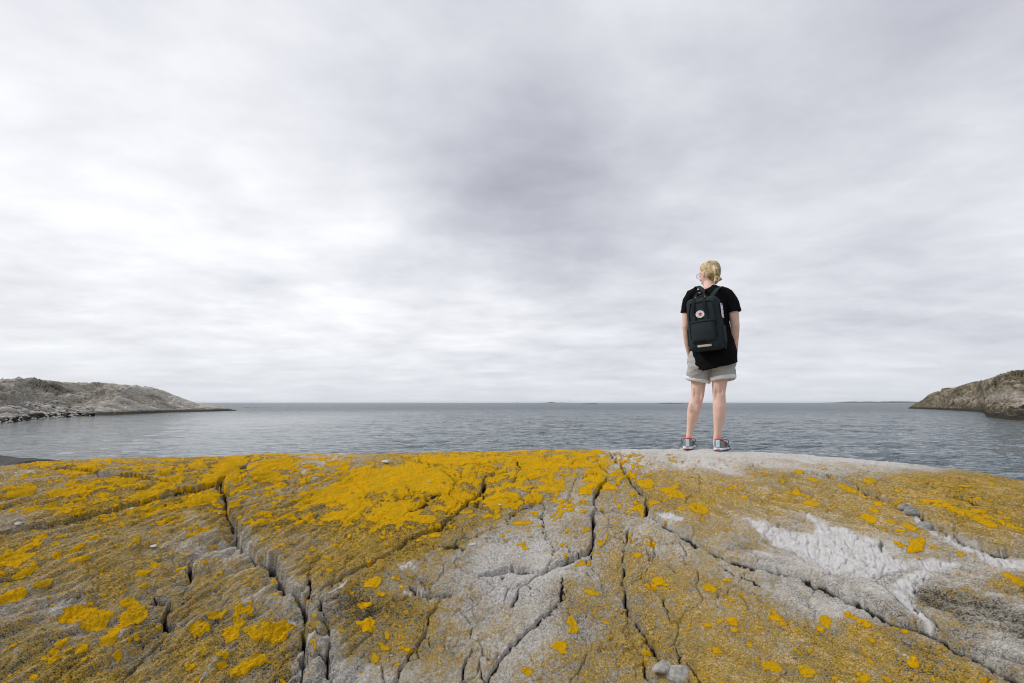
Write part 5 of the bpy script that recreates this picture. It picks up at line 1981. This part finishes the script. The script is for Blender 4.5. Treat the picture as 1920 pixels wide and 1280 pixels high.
def letters(text, r, a0, a1, size, up):
    b = Buf()
    for i, ch in enumerate(text):
        a = a0 + (a1 - a0) * i / max(1, len(text) - 1)
        cu = bpy.data.curves.new('letter', 'FONT')
        cu.body = ch
        cu.size = size
        cu.align_x = 'CENTER'
        cu.align_y = 'CENTER'
        cu.resolution_u = 2
        to = bpy.data.objects.new('letter', cu)
        COL.objects.link(to)
        me_ = bpy.data.meshes.new_from_object(to.evaluated_get(bpy.context.evaluated_depsgraph_get()))
        rot = (a - math.pi / 2) if up else (a + math.pi / 2)
        cx, cz = r * 1.12 * math.cos(a), r * math.sin(a)
        V = []
        for v in me_.vertices:
            x = v.co.x * math.cos(rot) - v.co.y * math.sin(rot)
            z = v.co.x * math.sin(rot) + v.co.y * math.cos(rot)
            V.append(badge_pt(cx + x, cz + z, .0050))
        b.add(V, [tuple(p.vertices) for p in me_.polygons])
        bpy.data.objects.remove(to)
        bpy.data.curves.remove(cu)
        bpy.data.meshes.remove(me_)
    return b.mesh('lettering', False)


link('lettering', letters('FJÄLLRÄVEN', .0262, math.radians(165), math.radians(15), .0095, True), M_RED, bd)
link('lettering', letters('KÅNKEN', .0262, math.radians(222), math.radians(318), .0095, False), M_RED, bd)

# folded white leaflet standing in the pack's side pocket
lf = bpy.data.objects.new('folded_leaflet', None)
COL.objects.link(lf)
lc_ = Vector((0, 0, 0))
lf.location = pack.location + K(W2 + .004, .002, .080)
tag(lf, 'folded white leaflet with blue and red print tucked in the side of the backpack', 'leaflet')


def Lf(x, y, z):
    return BR2 * x + BF * y + BU2 * z


link('page', Buf().rbox((.004, .028, .062), .002, None, 5, lambda p: Lf(.008 + p.x + .10 * p.y * 0, p.y - .012, p.z + .01)).mesh('page'), M_WHITE, lf)
link('printed_band', Buf().rbox((.0008, .027, .006), .0005, None, 3, lambda p: Lf(.0128 + p.x, p.y - .012, .062 + p.z)).mesh('printed_band'), M_BLUE, lf)
for zz in (-.012, .02):
    link('printed_mark', Buf().rbox((.0008, .008, .004), .0005, None, 3, lambda p, zz=zz: Lf(.0128 + p.x, p.y - .002, zz + p.z)).mesh('printed_mark'), M_RED, lf)


# ------------------------------------------------------------------ loose stones and shells on the rock, sailing boat, haze
def place_stone(name, px_, py_, w_px, flat, mat, seed, label, cat, group=None, sink=.3, rot=0.0, asp=.7):
    c = rock_at(px_, py_)
    dist = (c - Vector((0, 0, CZ))).length
    r = w_px / 2 / FPX * dist
    me = blob_mesh(name, 0, seed, .24, 1.0, 3)
    co = np.array([v.co[:] for v in me.vertices])
    co *= (1 + .10 * fbm(co[:, 0] * 3.5 + seed, co[:, 1] * 6 + co[:, 2] * 4, 3, seed))[:, None]
    co[:, 1] *= asp
    co[:, 2] *= flat
    me.vertices.foreach_set('co', co.reshape(-1).astype(np.float32))
    o = link(name, me, mat)
    o.location = c + Vector((0, 0, r * flat * (1 - sink)))
    o.scale = (r, r, r)
    o.rotation_euler = (math.radians(24), 0, rot)
    tag(o, label, cat, group)
    return o


def pebble_mat(name, a, b):
    t = NT(name)
    n = t.noise(3.0, 5, .6)
    n2 = t.noise(26, 4, .65)
    t.bump(t.math('ADD', n, t.math('MULTIPLY', n2, .5)), 1.0, .012)
    return t.set(Base_Color=t.mix(t.step(t.math('ADD', t.math('MULTIPLY', n, .5), t.math('MULTIPLY', n2, .5)), .36, .62), a, b), Roughness=.9, Specular_IOR_Level=.25)


m_st = pebble_mat('pale grey loose stone', (.26, .25, .22), (.62, .60, .56))
m_dk = pebble_mat('grey wedged stone', (.14, .135, .12), (.44, .43, .40))
m_qz = pebble_mat('white quartz piece', (.50, .48, .46), (.80, .78, .76))
m_sh = pebble_mat('white shell', (.62, .58, .54), (.86, .85, .83))

place_stone('loose_stone', 1242, 1256, 32, .6, m_st, 31, 'pale angular stone wedged at the foot of the long central crack', 'stone', sink=.6, asp=.8, rot=.4)
place_stone('loose_stone', 1268, 1266, 38, .55, m_st, 35, 'lower and larger of the two pale stones at the foot of the central crack', 'stone', sink=.65, asp=.8, rot=-.3)
place_stone('loose_stone', 1598, 904, 24, .35, m_dk, 24, 'small grey stone highest in the crack on the slope below the person', 'stone', sink=.75)
place_stone('loose_stone', 1697, 953, 20, .55, m_dk, 25, 'smallest grey stone in the middle of the crack on the right slope', 'stone', sink=.75)
place_stone('loose_stone', 1714, 958, 28, .55, m_dk, 26, 'pale tipped grey stone touching the smallest stone in the right slope crack', 'stone', sink=.75)
place_stone('loose_stone', 1743, 977, 36, .5, m_dk, 27, 'longest grey stone lowest in the crack on the right slope', 'stone', sink=.75, rot=-.3)
for i, (a, b, w, lab) in enumerate([(287, 1022, 13, 'white shell fragment lying alone on the ochre slope left of the big crack'), (33, 987, 13, 'white shell fragment on the crack at the left edge'),
                                    (18, 996, 11, 'small white shell fragment nearest the left end of the long left crack'), (246, 951, 7, 'round white shell bit below the yellow bank beside the left crack'),
                                    (231, 892, 9, 'white shell bit by the upper ledge on the left'), (722, 868, 16, 'long white shell fragment among bright yellow lichen near the crest'),
                                    (805, 905, 10, 'pinkish white shell bit in the middle of the large yellow lichen'), (885, 1024, 15, 'white quartz chip on the grey slab in the middle'),
                                    (939, 949, 9, 'white chip on the round yellow lichen patch'), (733, 1233 - 5, 6, 'white fleck on the speckled slope at the bottom'),
                                    (410, 958, 6, 'white bit at the edge of the big left crack')]):
    place_stone('shell_fragment', a, b, w * .8, .35, m_sh, 40 + i, lab, 'shell', sink=.35, rot=rnd.uniform(-.5, .5), asp=.6)

def build_boat():
    D = 2300.0
    x0 = (969.5 - 960) / FPX * D * 1.0
    boat = bpy.data.objects.new('sailing_boat', None)
    COL.objects.link(boat)
    boat.location = (x0, D, 0)
    tag(boat, 'tiny white sailing boat on the horizon', 'sailing boat')
    white = plain_mat('white sailcloth', (.82, .82, .80), .8)
    hullm = plain_mat('white hull', (.75, .75, .74), .4)
    b = Buf()
    V, F = [], []
    n, m_ = 9, 6
    for i in range(n):
        t_ = -1 + 2 * i / (n - 1)
        w = 1.5 * (1 - max(0, t_) ** 2.2) * (.75 if t_ < -.9 else 1)
        for k in range(m_):
            a = math.pi * k / (m_ - 1)
            V.append((t_ * 5.0, math.cos(a) * max(w, .04), 1.1 + .2 * t_ * t_ - math.sin(a) * 1.2))
    for i in range(n - 1):
        for k in range(m_ - 1):
            F.append((i * m_ + k, i * m_ + k + 1, (i + 1) * m_ + k + 1, (i + 1) * m_ + k))
        F.append((i * m_, (i + 1) * m_, (i + 1) * m_ + m_ - 1, i * m_ + m_ - 1))
    F.append(tuple(range(m_)))
    link('hull', b.add(V, F).mesh('hull'), hullm, boat)
    link('mast', Buf().tube([(0.6, 0, 1), (.6, 0, 13)], [.12, .07], 8, True, (1, 0, 0)).mesh('mast'), plain_mat('grey spar', (.4, .4, .4), .4), boat)

    def sail(pts, bulge):
        a, c, d = [Vector(p) for p in pts]
        V, F = [], []
        q = 8
        for off in (0, .05):
            for i in range(q + 1):
                for j in range(q + 1):
                    u, v = i / q, j / q
                    p = (a.lerp(c, u)).lerp(d, v)
                    p.y += bulge * math.sin(math.pi * u) * (1 - v) + off
                    V.append(p)
        for o_ in (0, (q + 1) ** 2):
            for i in range(q):
                for j in range(q):
                    k = o_ + i * (q + 1) + j
                    F.append((k, k + 1, k + q + 2, k + q + 1))
        return Buf().add(V, F)
    link('mainsail', sail([(.4, 0, 2.2), (-4.4, .4, 2.3), (.5, 0, 12.6)], .6).mesh('mainsail', True, 1e-4), white, boat)
    link('jib', sail([(4.8, 0, 1.6), (.9, .3, 2.0), (.8, 0, 10.8)], .5).mesh('jib', True, 1e-4), white, boat)


build_boat()


def build_haze():
    bm = bmesh.new()
    bmesh.ops.create_cube(bm, size=1.0)
    for v in bm.verts:
        v.co = (v.co.x * 96000, v.co.y * 96000, -1.8 + (v.co.z + .5) * 52.0)
    me = bpy.data.meshes.new('haze')
    bm.to_mesh(me)
    bm.free()
    m = bpy.data.materials.new('sea haze')
    m.use_nodes = True
    n, l = m.node_tree.nodes, m.node_tree.links
    n.clear()
    out = n.new('ShaderNodeOutputMaterial')
    v = n.new('ShaderNodeVolumePrincipled')
    v.inputs['Color'].default_value = (.82, .88, .95, 1)
    v.inputs['Density'].default_value = HAZE_DENSITY
    v.inputs['Anisotropy'].default_value = .2
    l.new(v.outputs[0], out.inputs['Volume'])
    o = link('haze', me, m)
    tag(o, 'thin pale sea haze over the water', kind='stuff')


HAZE_DENSITY = 0.00002
build_haze()
